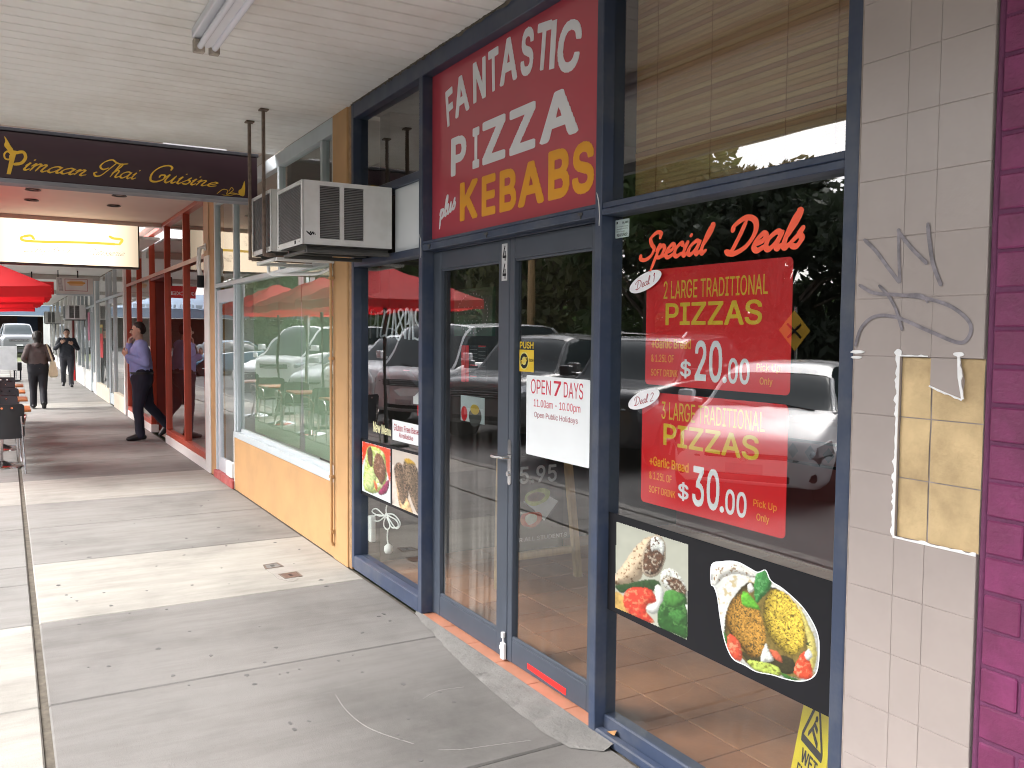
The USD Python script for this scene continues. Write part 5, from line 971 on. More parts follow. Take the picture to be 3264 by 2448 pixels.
# ---------------------------------------------------------------- the row of shops beyond
def shopfront(nm, label, x0, x1, fr, plinth, zp, doors, posts, zt, pm=None, inner=beigewall, ztop=3.0):
    t = thing(nm, label, 'shop', ((x0+x1)/2, 0, 0)); xs = sorted(posts)
    def o(n, m, mt): return obj(n, m, mt, t)
    o('pier', cbox(x1-.16, -.03, 0, x1, .12, ztop, .006), offwhite)
    edges = [x0]+xs+[x1-.16]
    for i in range(len(edges)-1):
        a, b = edges[i], edges[i+1]
        if i in doors:
            d = o('door_leaf', cat_([cbox(a+.05, .0, .02, a+.13, .05, zt), cbox(b-.08, .0, .02, b-.001, .05, zt), cbox(a+.131, .002, .02, b-.081, .05, .25), cbox(a+.131, .002, zt-.1, b-.081, .05, zt)]), fr); obj('pane', box(a+.131, .02, .25, b-.081, .026, zt-.1), g_far, d)
        else:
            o('plinth', cbox(a+.002, -.02, 0, b-.002, .1, zp, .006), plinth); o('pane', box(a+.05, .03, zp, b, .036, zt), g_far)
        o('upper_pane', box(a+.05, .03, zt+.06, b, .036, ztop), g_far); o('post', cbox(a, -.01, zp if i not in doors else 0, a+.05, .06, ztop), fr)
    o('transom', cbox(x0, -.016, zt, x1-.161, -.0105, zt+.06, .002), fr)
    o('interior_wall', box(x0, 2.5, 0, x1, 2.6, ztop), inner); o('interior_floor', box(x0, .11, -.02, x1, 2.5, .02), inner); o('interior_ceiling', box(x0, .08, ztop, x1, 2.6, ztop+.06), inner); o('parapet', box(x0, 0, ztop+.07, x1, .2, 3.9), offwhite); o('side_wall', box(x0, .12, 0, x0+.1, 2.5, ztop), offwhite)
    return t
shopfront('terrace_shop', 'grey framed shop front right beyond the red frames, with cream plinths', -25.2, -18.76, greyfr, mat('cream_plinth', (.66, .58, .46), .6, .1), .33, {2, }, [-22.65, -22.0, -20.98], 2.38)
shopfront('terrace_shop', 'white plinth shop front with pinkish posters below the hot dog sign', -32.0, -25.22, greyfr, offwhite, .55, {3}, [-30.4, -28.8, -27.0, -26.2], 2.3, inner=maroonwall)
shopfront('terrace_shop', 'shop front with dark red pillar and white plinth farther along', -39.0, -32.02, offwhite, offwhite, .6, {1}, [-37.0, -36, -34.2], 2.3, inner=maroonwall)
shopfront('terrace_shop', 'last pale shop front before the blue-roofed building', -52, -39.02, offwhite, offwhite, .5, {2}, [-49, -46, -45, -42], 2.3)
t = thing('red_pillar', 'slim dark red pillar standing out from the far white shopfront', 'pillar', (-33.2, -.05, 0)); obj('shaft', cbox(-33.35, -.10, 0, -33.1, -.035, 2.3, .01), darkred, t); obj('base', cbox(-33.38, -.12, 0, -33.07, -.032, .35, .01), cardred, t)
for i, (a, b, c, m_, la) in enumerate(((-24.2, 1.0, 1.75, 'r', 'narrow red and green poster in the grey framed window'), (-28.0, 1.4, 2.2, 'p', 'pink poster in the second far shop window'))):
    t = thing('window_poster', la, 'poster', (a, .028, b)); obj('sheet', box(a-.35, .024, b, a+.35, .028, c), cardred if m_ == 'r' else mat('poster_pink', (.6, .2, .3), .5), t)
    if m_ == 'r': obj('green_head', box(a-.35, .0225, c-.15, a+.35, .0235, c), leafd, t); obj('yellow_strip', box(a-.35, .0225, c+.0, a+.35, .0265, c+.07), yellow_v, t)
hd = thing('hanging_sign', 'white hanging menu sign with a hot dog picture over footpath', 'sign', (-22.3, -.66, 2.49)); HX = -22.3
obj('board', cbox(HX-.12, -1.035, 2.495, HX, -.29, 2.86, .006), mat('sign_cream', (.55, .50, .47), .5), hd); obj('lower_edge', cbox(HX-.14, -1.04, 2.46, HX+.01, -.285, 2.494), greyfr, hd)
obj('bun', xplane(rrect(-.79, 2.68, -.48, 2.79, .05), HX+.001, .002), mat('bun', (.62, .34, .16), .5), hd); obj('sausage', xplane(rrect(-.82, 2.725, -.45, 2.765, .02), HX+.0035, .002), mat('sausage', (.55, .25, .05), .5), hd); obj('border', xplane(sg.box(-.87, 2.56, -.40, 2.83).difference(sg.box(-.86, 2.57, -.41, 2.82)), HX+.001, .001), maroon_v, hd)
obj('cup', xplane(sg.Polygon([(-1.02, 2.84), (-.93, 2.84), (-.90, 2.55), (-.985, 2.55)]), HX+.001, .001), mat('cup_print', (.38, .33, .32), .5, .4, 20), hd)
for a in (-.60, -1.0): obj('hanger', cyl((HX-.06, a, 2.86), (HX-.06, a, 3.02), .012, 8), black_v, hd)
rs = thing('hanging_sign', 'red hanging sign with white letters partly hidden by the umbrella', 'sign', (-23.2, -1.3, 2.5)); obj('board', cbox(-23.3, -2.1, 2.50, -23.2, -1.05, 2.80, .006), cardred, rs); obj('lettering', xplane(fit(text2d('CHICKEN BAR', True), -2.05, 2.57, -1.10, 2.66), -23.199, .002), white_v, rs); obj('hanger', cyl((-23.25, -1.5, 2.8), (-23.25, -1.5, 3.02), .012, 8), black_v, rs)
aircon('small far air conditioner under the hot dog sign with dark grille', -29.6, -28.5, -.55, 2.0, 2.42, 'air conditioners along the far shops'); aircon('farthest small air conditioner on the pale shop fronts', -43.4, -42.2, -.6, 2.0, 2.5, 'air conditioners along the far shops')
# ---------------------------------------------------------------- closing building across the end of the street
eb = thing('end_building', 'low building with blue-grey corrugated roof and dark open carport', 'building', (-66, -8, .45))
def E_(n, m, mt, **k): return obj(n, m, mt, eb, **k)
E_('lintel', cbox(-66.2, -26, 2.72, -65.9, .62, 3.36, .02), mat('lintel_blue', (.17, .23, .31), .5, .1)); E_('lower_trim', cbox(-66.25, -26, 2.66, -65.85, .6, 2.715), offwhite)
rib_ = [cbox(-66.0, y, 3.40, -65.8, y+.22, 3.66) for y in np.arange(-26, .6, .42)]; E_('roof_edge', cat_(rib_), mat('roof_sheet', (.42, .5, .58), .4), kind='stuff')
E_('roof', trimesh.Trimesh([(-66.2, -26, 3.37), (-66.2, .7, 3.37), (-80, .7, 5.0), (-80, -26, 5.0), (-66.2, -26, 3.30), (-66.2, .7, 3.30), (-80, .7, 4.9), (-80, -26, 4.9)], [[0, 1, 2], [0, 2, 3], [4, 6, 5], [4, 7, 6], [0, 4, 5], [0, 5, 1]], process=False), blueroof)
E_('back_wall', box(-76, -26, .3, -75.8, .6, 4.4), brickfar); E_('side_wall', box(-76, .5, .3, -65.9, .75, 3.36), offwhite); E_('side_wall', box(-76, -26.2, .3, -65.9, -26, 3.36), brickfar); E_('floor', box(-76, -26, .3, -66, .5, .52), asphalt)
E_('blue_door', cbox(-70.2, -1.35, .5, -70.0, -.1, 2.66), bluedoor); E_('inner_wall', box(-70.4, -1.5, .5, -70.21, .5, 2.7), brickfar); E_('pier', cbox(-66.1, .1, .4, -65.9, .62, 2.66), offwhite)

# ---------------------------------------------------------------- vehicles
def loft(secs, close=True):
    """secs: list of rings (n x 3), skinned in order, ends capped"""
    n = len(secs[0]); V = np.vstack(secs); F = []
    for i in range(len(secs)-1):
        for j in range(n): a, b = i*n+j, i*n+(j+1) % n; F += [[a, b, b+n], [a, b+n, a+n]]
    c0, c1 = len(V), len(V)+1; V = np.vstack([V, secs[0].mean(0), secs[-1].mean(0)]); m = (len(secs)-1)*n
    for j in range(n): F += [[(j+1) % n, j, c0], [m+j, m+(j+1) % n, c1]]
    t = trimesh.Trimesh(V, F, process=False); 
    if t.volume < 0: t.invert()
    return t
def ring(x, w, zb, zm, zt, wt, crown=.04, k=4):
    """half-width w at mid height zm, wt at the top edge, rounded; closed section in the yz plane"""
    half = spline([(w*.86, zb), (w*.97, zb+.10), (w, zm), ((w+wt)/2+.012, (zm+zt)/2+.02), (wt, zt), (wt*.6, zt+crown*.75), (0, zt+crown)], k)
    pts = np.vstack([half, [(-a, b) for a, b in half[::-1][1:]]]); return np.c_[np.full(len(pts), x), pts]
def interp_rows(rows, n):
    r = np.array(rows, float); t = np.linspace(0, len(r)-1, n)
    return spline(r, max(2, n//(len(r)-1)))
def wheel(x, y, r, wd, mt_r=None):
    s = 1 if y > 0 else -1
    ty = lathe([(r*.62, -wd/2), (r*.93, -wd/2), (r, -wd*.36), (r, wd*.36), (r*.93, wd/2), (r*.62, wd/2)], 28); rot = trimesh.transformations.rotation_matrix(math.pi/2, [1, 0, 0]); ty.apply_transform(rot); ty.apply_translation((x, y, r))
    rim = [cyl((x, y+s*(wd/2-.035), r), (x, y+s*(wd/2-.02), r), r*.63, 24), cyl((x, y+s*(wd/2-.03), r), (x, y+s*(wd/2+.005), r), r*.17, 12)]
    for k in range(5): a = k*2*math.pi/5; rim.append(tube([(x+r*.1*math.cos(a), y+s*(wd/2-.004), r+r*.1*math.sin(a)), (x+r*.6*math.cos(a), y+s*(wd/2-.014), r+r*.6*math.sin(a))], r*.075, 6))
    return ty, cat_(rim)
CARS = {
 # x forward is +; rows: x, half width, bottom, mid, top (belt or bonnet), top half width
 'hatch': dict(L=4.25, W=.895, H=1.46, r=.315, wx=(1.33, -1.27), body=[(2.06, .60, .24, .42, .56, .50), (1.98, .76, .20, .46, .66, .62), (1.75, .86, .18, .52, .75, .70), (1.40, .885, .18, .55, .84, .74), (.95, .895, .18, .58, .93, .80), (.3, .895, .18, .6, .95, .84), (-.8, .895, .18, .6, .98, .84), (-1.6, .885, .2, .62, 1.0, .82), (-2.05, .82, .26, .6, .98, .74), (-2.16, .68, .36, .6, .90, .6)],
   cab=[(1.02, .76, .92), (.25, .62, 1.40), (-.5, .62, 1.455), (-1.35, .60, 1.42), (-2.0, .68, 1.0)]),
 'suv': dict(L=4.8, W=.96, H=1.82, r=.375, wx=(1.45, -1.4), body=[(2.30, .72, .36, .62, .86, .64), (2.22, .86, .30, .64, .98, .74), (1.95, .94, .28, .70, 1.05, .80), (1.4, .96, .28, .74, 1.10, .82), (.9, .96, .28, .74, 1.13, .86), (-.8, .96, .28, .74, 1.16, .87), (-2.0, .95, .3, .74, 1.16, .85), (-2.36, .88, .38, .74, 1.10, .78), (-2.42, .75, .46, .74, 1.0, .68)],
   cab=[(1.10, .80, 1.10), (.40, .69, 1.70), (-.5, .70, 1.77), (-1.9, .69, 1.75), (-2.36, .76, 1.15)]),
 'van': dict(L=4.9, W=.95, H=2.05, r=.33, wx=(1.5, -1.5), body=[(2.32, .74, .32, .6, .92, .7), (2.22, .86, .26, .64, 1.02, .78), (2.0, .93, .24, .7, 1.10, .84), (1.6, .95, .24, .72, 1.2, .86), (.8, .95, .24, .75, 1.25, .88), (-2.0, .95, .26, .75, 1.25, .88), (-2.42, .9, .34, .75, 1.2, .84)],
   cab=[(1.98, .80, 1.12), (1.30, .74, 1.90), (.5, .76, 1.99), (-2.1, .76, 1.98), (-2.40, .80, 1.22)]),
}
def car(kind, paint, label, loc, rotz, plate=True, roofrack=False, bullbar=False, grp=None, name='parked_car', category='car', emblem=False):
    C = CARS[kind]; t = thing(name, label, category, loc, rotz, grp, local=True)
    rows = spline(C['body'], 4); secs = [ring(*r) for r in rows]; body = loft(secs)
    v = body.vertices; r = C['r']
    # wheel arches: push the lower skin in around each wheel
    for wx in C['wx']:
        d = np.hypot(v[:, 0]-wx, v[:, 2]-r); m = (d < r*1.22) & (np.abs(v[:, 1]) > C['W']*.6); v[m, 2] = np.where(v[m, 2] < r+.35, np.maximum(v[m, 2], r+np.sqrt(np.maximum((r*1.18)**2-(v[m, 0]-wx)**2, 0))), v[m, 2])
    body.vertices = v
    obj('body', body, paint, t, smooth=38)
    # cabin: glass shell with a painted roof and pillars
    cab = spline(C['cab'], 5); zb = [np.interp(c[0], [q[0] for q in C['body']][::-1], [q[4] for q in C['body']][::-1])-.02 for c in cab]
    cs = []
    for (x, w, z), b in zip(cab, zb):
        wb = np.interp(x, [q[0] for q in C['body']][::-1], [q[5] for q in C['body']][::-1])+.01; z = max(z, b+.03)
        half = [(wb, b), ((wb+w)/2+.015, (b+z)/2), (w, z-.045 if z-b > .1 else z-.005), (w*.9, z-.012 if z-b > .1 else z), (w*.5, z+.012), (0, z+.018)]
        pts = np.array(half+[(-a, c) for a, c in half[::-1][1:]]); cs.append(np.c_[np.full(len(pts), x), pts])
    obj('windows', loft(cs), carglass, t, smooth=38)
    roof = [c[2:9].copy() for c in cs]; i0 = next(i for i, c in enumerate(cs) if c[5][2] > C['H']-.13); i1 = max(i for i, c in enumerate(cs) if c[5][2] > C['H']-.13)
    def skin_(rows_, off=.007):
        V = np.vstack(rows_)+np.array([0, 0, off]); n = len(rows_[0]); F = []
        for i in range(len(rows_)-1):
            for j in range(n-1): a = i*n+j; F += [[a, a+1, a+n+1], [a, a+n+1, a+n]]
        q = trimesh.Trimesh(V, F, process=False); return cat_([q, trimesh.Trimesh(V-np.array([0, 0, off*1.5]), np.array(F)[:, ::-1], process=False)])
    obj('roof', skin_(roof[i0:i1+1]), paint, t, smooth=True)
    for s in (1, -1):
        pil = [tube([(c[2][0], s*c[2][1]*1.006, c[2][2]) for c in cs[:i0+1]], .028, 6), tube([(c[2][0], s*c[2][1]*1.006, c[2][2]) for c in cs[i1:]], .03, 6)]
        c = cs[min((i0+i1)//2+1, len(cs)-2)]; pil.append(tube([(c[0][0], s*c[0][1], c[0][2]), (c[0][0], s*(c[1][1]+.004), c[1][2]), (c[0][0], s*c[2][1], c[2][2])], .03, 6)); obj('window_pillars', cat_(pil), paint, t, smooth=50)
        # front lamp
        fr = C['body']; xf = fr[1][0]; w1 = fr[2][1]; zt = fr[1][4]
        lamp = manifold3d.Manifold.hull_points(np.array([(fr[0][0]-.02, s*fr[0][1]*.72, zt-.20), (fr[0][0]-.06, s*fr[0][1]*.62, zt-.10), (fr[1][0]-.0, s*fr[1][1]*1.0, zt-.22), (fr[1][0]-.06, s*fr[1][1]*.96, zt-.03), (fr[2][0]-.02, s*fr[2][1]*1.015, zt-.10), (fr[2][0]-.10, s*fr[2][1]*.965, zt+.03), (fr[2][0], s*fr[2][1]*.7, zt-.15), (fr[0][0]+.012, s*fr[0][1]*.86, zt-.17), (fr[1][0]+.012, s*fr[1][1]*1.0, zt-.12)]))
        hl = obj('headlight', lamp, lampdark if kind == 'hatch' else lampglass, t, smooth=30); obj('reflector', trimesh.creation.icosphere(2, .065).apply_translation((xf-.025, s*(fr[1][1]-.10), zt-.12)), lampglass, hl, smooth=True)
        mz = fr[4][4]+.06; mx = C['cab'][0][0]-.22; obj('mirror', cat_([manifold_box(mx-.07, s*(C['W']+.03), mz-.02, mx+.09, s*(C['W']+.22), mz+.14), cyl((mx, s*(C['W']-.06), mz), (mx, s*(C['W']+.08), mz+.03), .025, 8)]), paint, t, smooth=40)
        for wx in C['wx']:
            ty, rim = wheel(wx, s*(C['W']-.12), r, .21); wo = obj('wheel', ty, tyre, t, smooth=40); obj('rim', rim, mat('alloy', (.5, .5, .52), .3, .05, 5, metal=.9), wo)
            obj('arch_liner', cyl((wx, s*(C['W']-.26), r), (wx, s*(C['W']-.015), r), r*1.13, 24), black_v, t)
        if roofrack: obj('roof_rail', tube([(.35, s*.62, C['H']-.06), (.2, s*.64, C['H']+.03), (-1.6, s*.64, C['H']+.02), (-1.75, s*.62, C['H']-.06)], .018, 6), steel, t, smooth=40)
    fr = C['body']; x = fr[0][0]
    gz = fr[1][4]-.12; gh = .05 if kind == 'hatch' else .13
    obj('grille', cat_([cbox(x-.10, -fr[0][1]*.72, gz-gh, x+.014, fr[0][1]*.72, gz+.0, .01)]), black_v, t)
    obj('grille_bar', cat_([cbox(x-.05, -fr[0][1]*.72, gz-gh+k, x+.02, fr[0][1]*.72, gz-gh+k+.012, .003) for k in ((.012, .032) if kind == 'hatch' else (.02, .06, .10))]), steel if kind != 'hatch' else acdark, t)
    obj('bumper_intake', cat_([cbox(x-.12, -.46, fr[0][2]+.015, x+.022, .46, fr[0][2]+.085, .01)] + [cbox(x-.22, s*.50, fr[0][2]+.03, x-.035, s*.74, fr[0][2]+.13, .02) for s in (1, -1)]), black_v, t)
    if plate: obj('number_plate', cbox(x-.02, -.19, fr[0][2]+.095, x+.032, .19, fr[0][2]+.195, .004), mat('plate_white', (.6, .6, .6), .4), t)
    if emblem:
        c = (0, gz-.025); q = ops.unary_union([sg.Point(c).buffer(.058).difference(sg.Point(c).buffer(.05)), sg.LineString([(-.03, c[1]+.042), (0, c[1]-.002), (.03, c[1]+.042)]).buffer(.006), sg.LineString([(-.042, c[1]+.02), (-.022, c[1]-.04), (0, c[1]), (.022, c[1]-.04), (.042, c[1]+.02)]).buffer(.006)]); obj('emblem', xplane(q, x+.018, .01), steel, t)
    obj('wiper', cat_([tube([(C['cab'][0][0]+.02, a, C['cab'][0][2]+.03), (C['cab'][0][0]-.08, a+.5, C['cab'][0][2]+.085)], .009, 5) for a in (-.55, .02)]), black_v, t)
    if bullbar: obj('bull_bar', cat_([tube(spline([(x+.05, -.7, .45), (x+.12, -.72, .8), (x+.12, -.5, 1.08), (x+.14, 0, 1.12), (x+.12, .5, 1.08), (x+.12, .72, .8), (x+.05, .7, .45)], 5), .035, 8), tube([(x+.12, -.75, .72), (x+.12, .75, .72)], .03, 8), cyl((x+.12, -.3, .5), (x+.13, -.3, 1.1), .02, 8), cyl((x+.12, .3, .5), (x+.13, .3, 1.1), .02, 8)]), mat('bar_white', (.75, .75, .75), .3), t, smooth=40)
    return t
def manifold_box(x0, y0, z0, x1, y1, z1): 
    x0, x1 = sorted((x0, x1)); y0, y1 = sorted((y0, y1)); c = .03
    pts = []
    for a in (x0+c, x1-c):
        for b in (y0+c, y1-c):
            for d in (z0+c, z1-c): pts.append(trimesh.creation.icosphere(1, c).vertices+np.array([a, b, d]))
    return trimesh.convex.convex_hull(np.vstack(pts))
def park(kind, paint, label, fx, fy, heading, **k):
    """front bumper centre at (fx, fy), nose towards heading (degrees from +x)"""
    a = math.radians(heading); f = CARS[kind]['body'][0][0]
    return car(kind, paint, label, (fx-f*math.cos(a), fy-f*math.sin(a), -.146+k.pop('dz', 0)), heading, **k)
GR = 'cars nosed in to the kerb opposite the shops'
park('hatch', cp_white, 'white hatchback parked nosed in, mirrored in the deals window', -6.80, -4.62, 58, grp=GR, emblem=True)
park('suv', cp_dark, 'charcoal four wheel drive with roof rails mirrored in right door', -9.75, -4.55, 62, grp=GR, roofrack=True)
park('suv', cp_grey, 'grey pickup-nosed wagon mirrored in the left door and narrow window', -12.9, -4.5, 62, grp=GR)
park('van', cp_white, 'white van mirrored in the pale green window, nearest of the white vehicles', -16.0, -4.6, 62, grp=GR)
park('suv', cp_white, 'white wagon with bull bar mirrored in the pale green window', -19.2, -4.6, 62, grp=GR, bullbar=True)
park('hatch', cp_silver, 'silver hatchback beyond the white wagon, mirrored in restaurant glass', -22.4, -4.6, 62, grp=GR)
park('van', cp_white, 'farther white van by the kerb near the white screen', -25.6, -4.6, 62, grp=GR)
park('hatch', cp_white, 'white hatchback parked far along the kerb past the vans', -28.8, -4.6, 62, grp=GR)
park('hatch', cp_blue, 'blue car parked behind the white screen at far left', -38.5, -4.0, 62, grp=GR)
park('hatch', cp_dark, 'dark hatchback parked at the camera end of the kerb', -3.4, -4.7, 58, grp=GR)
car('suv', cp_grey, 'grey off-roader facing the street in the dark carport opening', (-61.5, -1.45, rise(-61.5)-.145), 2, name='off_roader')
# ---------------------------------------------------------------- outdoor tables, chairs, umbrellas
def bend(poly, th, k, n=.03):
    m = trimesh.creation.extrude_polygon(poly, th, engine='earcut'); v, f = trimesh.remesh.subdivide_to_size(m.vertices, m.faces, n); return trimesh.Trimesh(np.c_[v[:, 2]+k*v[:, 0]**2, v[:, 0], v[:, 1]], f, process=False)
def make_chair(label, loc, rot):
    t = thing('cafe_chair', label, 'chair', loc, rot, 'black cafe chairs along the kerb side tables', local=True)
    back = rrect(-.225, .40, .225, .80, .04)
    for a in (-.10, 0, .10): back = back.difference(sg.Point(a, .755).buffer(.012, 4))
    b = bend(back, .012, 1.1); b.vertices[:, 0] += -.235 - (b.vertices[:, 2]-.4)*.10; obj('backrest', b, plastic_b, t, smooth=40)
    st = rrect(-.20, -.21, .21, .21, .05); m = trimesh.creation.extrude_polygon(st, .022, engine='earcut'); m.apply_translation((0, 0, .435)); obj('seat', m, plastic_b, t)
    for s in (1, -1):
        obj('leg', tube([(.19, s*.20, .435), (.215, s*.215, .2), (.235, s*.225, .0)], .011, 8), steel, t, smooth=40); obj('leg', tube([(-.235, s*.19, .66), (-.20, s*.20, .44), (-.245, s*.215, .2), (-.275, s*.225, .0)], .011, 8), steel, t, smooth=40)
        obj('armrest', tube(spline([(-.235, s*.21, .55), (-.10, s*.235, .64), (.12, s*.235, .64), (.20, s*.225, .55), (.20, s*.21, .44)], 4), .012, 8), steel, t, smooth=40)
    return t
def make_table(label, loc):
    t = thing('cafe_table', label, 'table', loc, 0, 'cafe tables along the kerb', local=True)
    obj('tabletop', cbox(-.33, -.33, .675, .33, .33, .703, .006), tableorange, t); obj('column', cyl((0, 0, .04), (0, 0, .675), .032, 16), steel, t, smooth=40)
    obj('base', lathe([(.0, .075), (.05, .07), (.10, .05), (.2, .035), (.25, .014), (.255, .0)], 32), steel, t, smooth=40); obj('top_plate', cbox(-.12, -.12, .663, .12, .12, .674), acdark, t)
    return t
def make_umbrella(label, loc, rot=0):
    t = thing('cafe_umbrella', label, 'umbrella', loc, rot, 'red square umbrellas over the cafe tables', local=True)
    H, E, S = 2.62, 2.13, 1.0; c = [(S, S), (-S, S), (-S, -S), (S, -S)]; n = 8
    for i in range(4):
        a, b = np.array(c[i]), np.array(c[(i+1) % 4]); V = []; F = []
        for r in range(n+1):
            k = r/n
            for j in range(n+1):
                q = (a*(1-j/n)+b*(j/n))*k; sag = .035*math.sin(math.pi*k)*0 - .05*k*(4*(j/n)*(1-j/n))*.6; V.append((*q, H-(H-E)*k + sag))
        for r in range(n):
            for j in range(n): p = r*(n+1)+j; F += [[p, p+n+1, p+n+2], [p, p+n+2, p+1]]
        V = np.array(V); obj('canopy_panel', trimesh.Trimesh(V, F, process=False), brollyred, t, smooth=True)
        W = []; F = []
        for j in range(n+1):
            q = a*(1-j/n)+b*(j/n); zt = V[n*(n+1)+j][2]; o = q/np.linalg.norm(q)*.004; W += [(*(q+o*0), zt), (*(q*1.004), zt-.13+.018*abs(math.sin(j*math.pi/n*3)))]
        for j in range(n): F += [[2*j, 2*j+1, 2*j+3], [2*j, 2*j+3, 2*j+2]]
        obj('valance', trimesh.Trimesh(W, F, process=False), brollyred, t)
        obj('rib', tube([(0, 0, H-.05), (*(a*.985), E-.015)], .010, 6), umbpole, t); obj('strut', tube([(0, 0, 2.05), (*(a*.5), (H+E)/2-.03)], .008, 6), umbpole, t)
    obj('pole', cyl((0, 0, .06), (0, 0, H+.02), .022, 12), umbpole, t, smooth=40); obj('finial', lathe([(0, .10), (.03, .08), (.035, .03), (.03, 0)], 12, (0, 0, H)), umbpole, t, smooth=40); obj('base', cat_([cbox(-.28, -.28, 0, .28, .28, .055, .012), cyl((0, 0, .055), (0, 0, .35), .035, 12)]), umbpole, t)
    return t
nth = ['nearest', 'second', 'third', 'fourth']
tb0 = make_table('nearest cafe table with orange timber top and chrome dome base', (-12.15, -2.13, .002))
ch0 = make_chair('nearest black chair seen from behind at the left picture edge', (-11.70, -2.10, .002), 180)
for i, x in enumerate((-12.15, -13.95, -15.7, -17.5)):
    if i: dup(tb0, (x, -2.13, .002), 0, f'{nth[i]} cafe table from the camera, orange timber top beyond the chairs'); dup(ch0, (x+.52, -2.12-.02*i, .002), 180+(-4, 5, 2)[i-1], f'black chair with its back to us at the {nth[i]} table')
    dup(ch0, (x-.55, -2.14, .002), (3, -6, 4, 0)[i], f'black chair on the far side of the {nth[i]} cafe table, facing us')
um0 = make_umbrella('nearest red square umbrella reaching in at the left picture edge', (-11.95, -2.60, .002))
dup(um0, (-14.85, -2.62, .002), 2, 'second red umbrella, its lower edge showing below the nearest one'); dup(um0, (-17.7, -2.6, .002), -2, 'third red umbrella beyond the second, mirrored in the green window')
# white screen between posts, farther up the path
scn = thing('cafe_screen', 'white canvas cafe screen on thin posts at left by the kerb', 'screen', (-33, -2.3, 0))
obj('canvas', cbox(-33.02, -2.85, .37, -33.0, -1.74, 1.16, .004), mat('screen_white', (.82, .82, .82), .6), scn)
for a in (-1.76, -2.82): obj('post', cyl((-33.03, a, .0), (-33.03, a, 1.2), .018, 8), steel, scn)
obj('foot', cat_([cbox(-33.2, -1.86, .0, -32.85, -1.66, .05, .01)]), black_v, scn)
dk = thing('planter', 'dark planter box standing beside the white screen', 'planter', (-34, -1.72, 0)); obj('box', cbox(-34.2, -1.86, .32, -33.8, -1.60, .60, .02), black_v, dk); obj('leg', cat_([cbox(-34.15+a, -1.84+b, .0, -34.11+a, -1.80+b, .32) for a in (0, .26) for b in (0, .18)]), black_v, dk)

# ---------------------------------------------------------------- people
MF = manifold3d.Manifold
def ball(p, r, k=14): return MF.sphere(r, k).translate(tuple(float(x) for x in p))
def chain(js):
    out = []
    for (p, r), (q, s) in zip(js[:-1], js[1:]): out.append(MF.batch_hull([ball(p, r), ball(q, s)]))
    return out
def fuse(parts, smooth=8, edge=.025):
    m = MF.batch_boolean(parts, manifold3d.OpType.Add).refine_to_length(edge).to_mesh()
    t = trimesh.Trimesh(m.vert_properties[:, :3], m.tri_verts); t.merge_vertices(); trimesh.smoothing.filter_taubin(t, .5, .53, smooth); return t
def hand(w, d, up, s=1.0, side=1):
    """palm and five bent fingers; w wrist, d direction of the fingers, up back of the hand"""
    d = np.array(d, float); d /= np.linalg.norm(d); up = np.array(up, float); up -= d*(up@d); up /= np.linalg.norm(up); lat = np.cross(d, up)*side; w = np.array(w, float)
    out = [MF.batch_hull([ball(w, .024, 8), ball(w+d*.085+lat*.03, .014, 8), ball(w+d*.085-lat*.032, .013, 8), ball(w+d*.04+lat*.036, .014, 8)])]
    for k, (o, L) in enumerate(((.032, .066), (.011, .076), (-.011, .07), (-.032, .054))):
        a = w+d*.082+lat*o; b = a+d*L*.5-up*.008; c = b+d*L*.32-up*.026; out += chain([(a, .0095), (b, .009), (c, .008)])
    a = w+d*.028+lat*.038; b = a+d*.03+lat*.026-up*.008; c = b+d*.03+lat*.006-up*.008; out += chain([(a, .012), (b, .0105), (c, .009)])
    return out
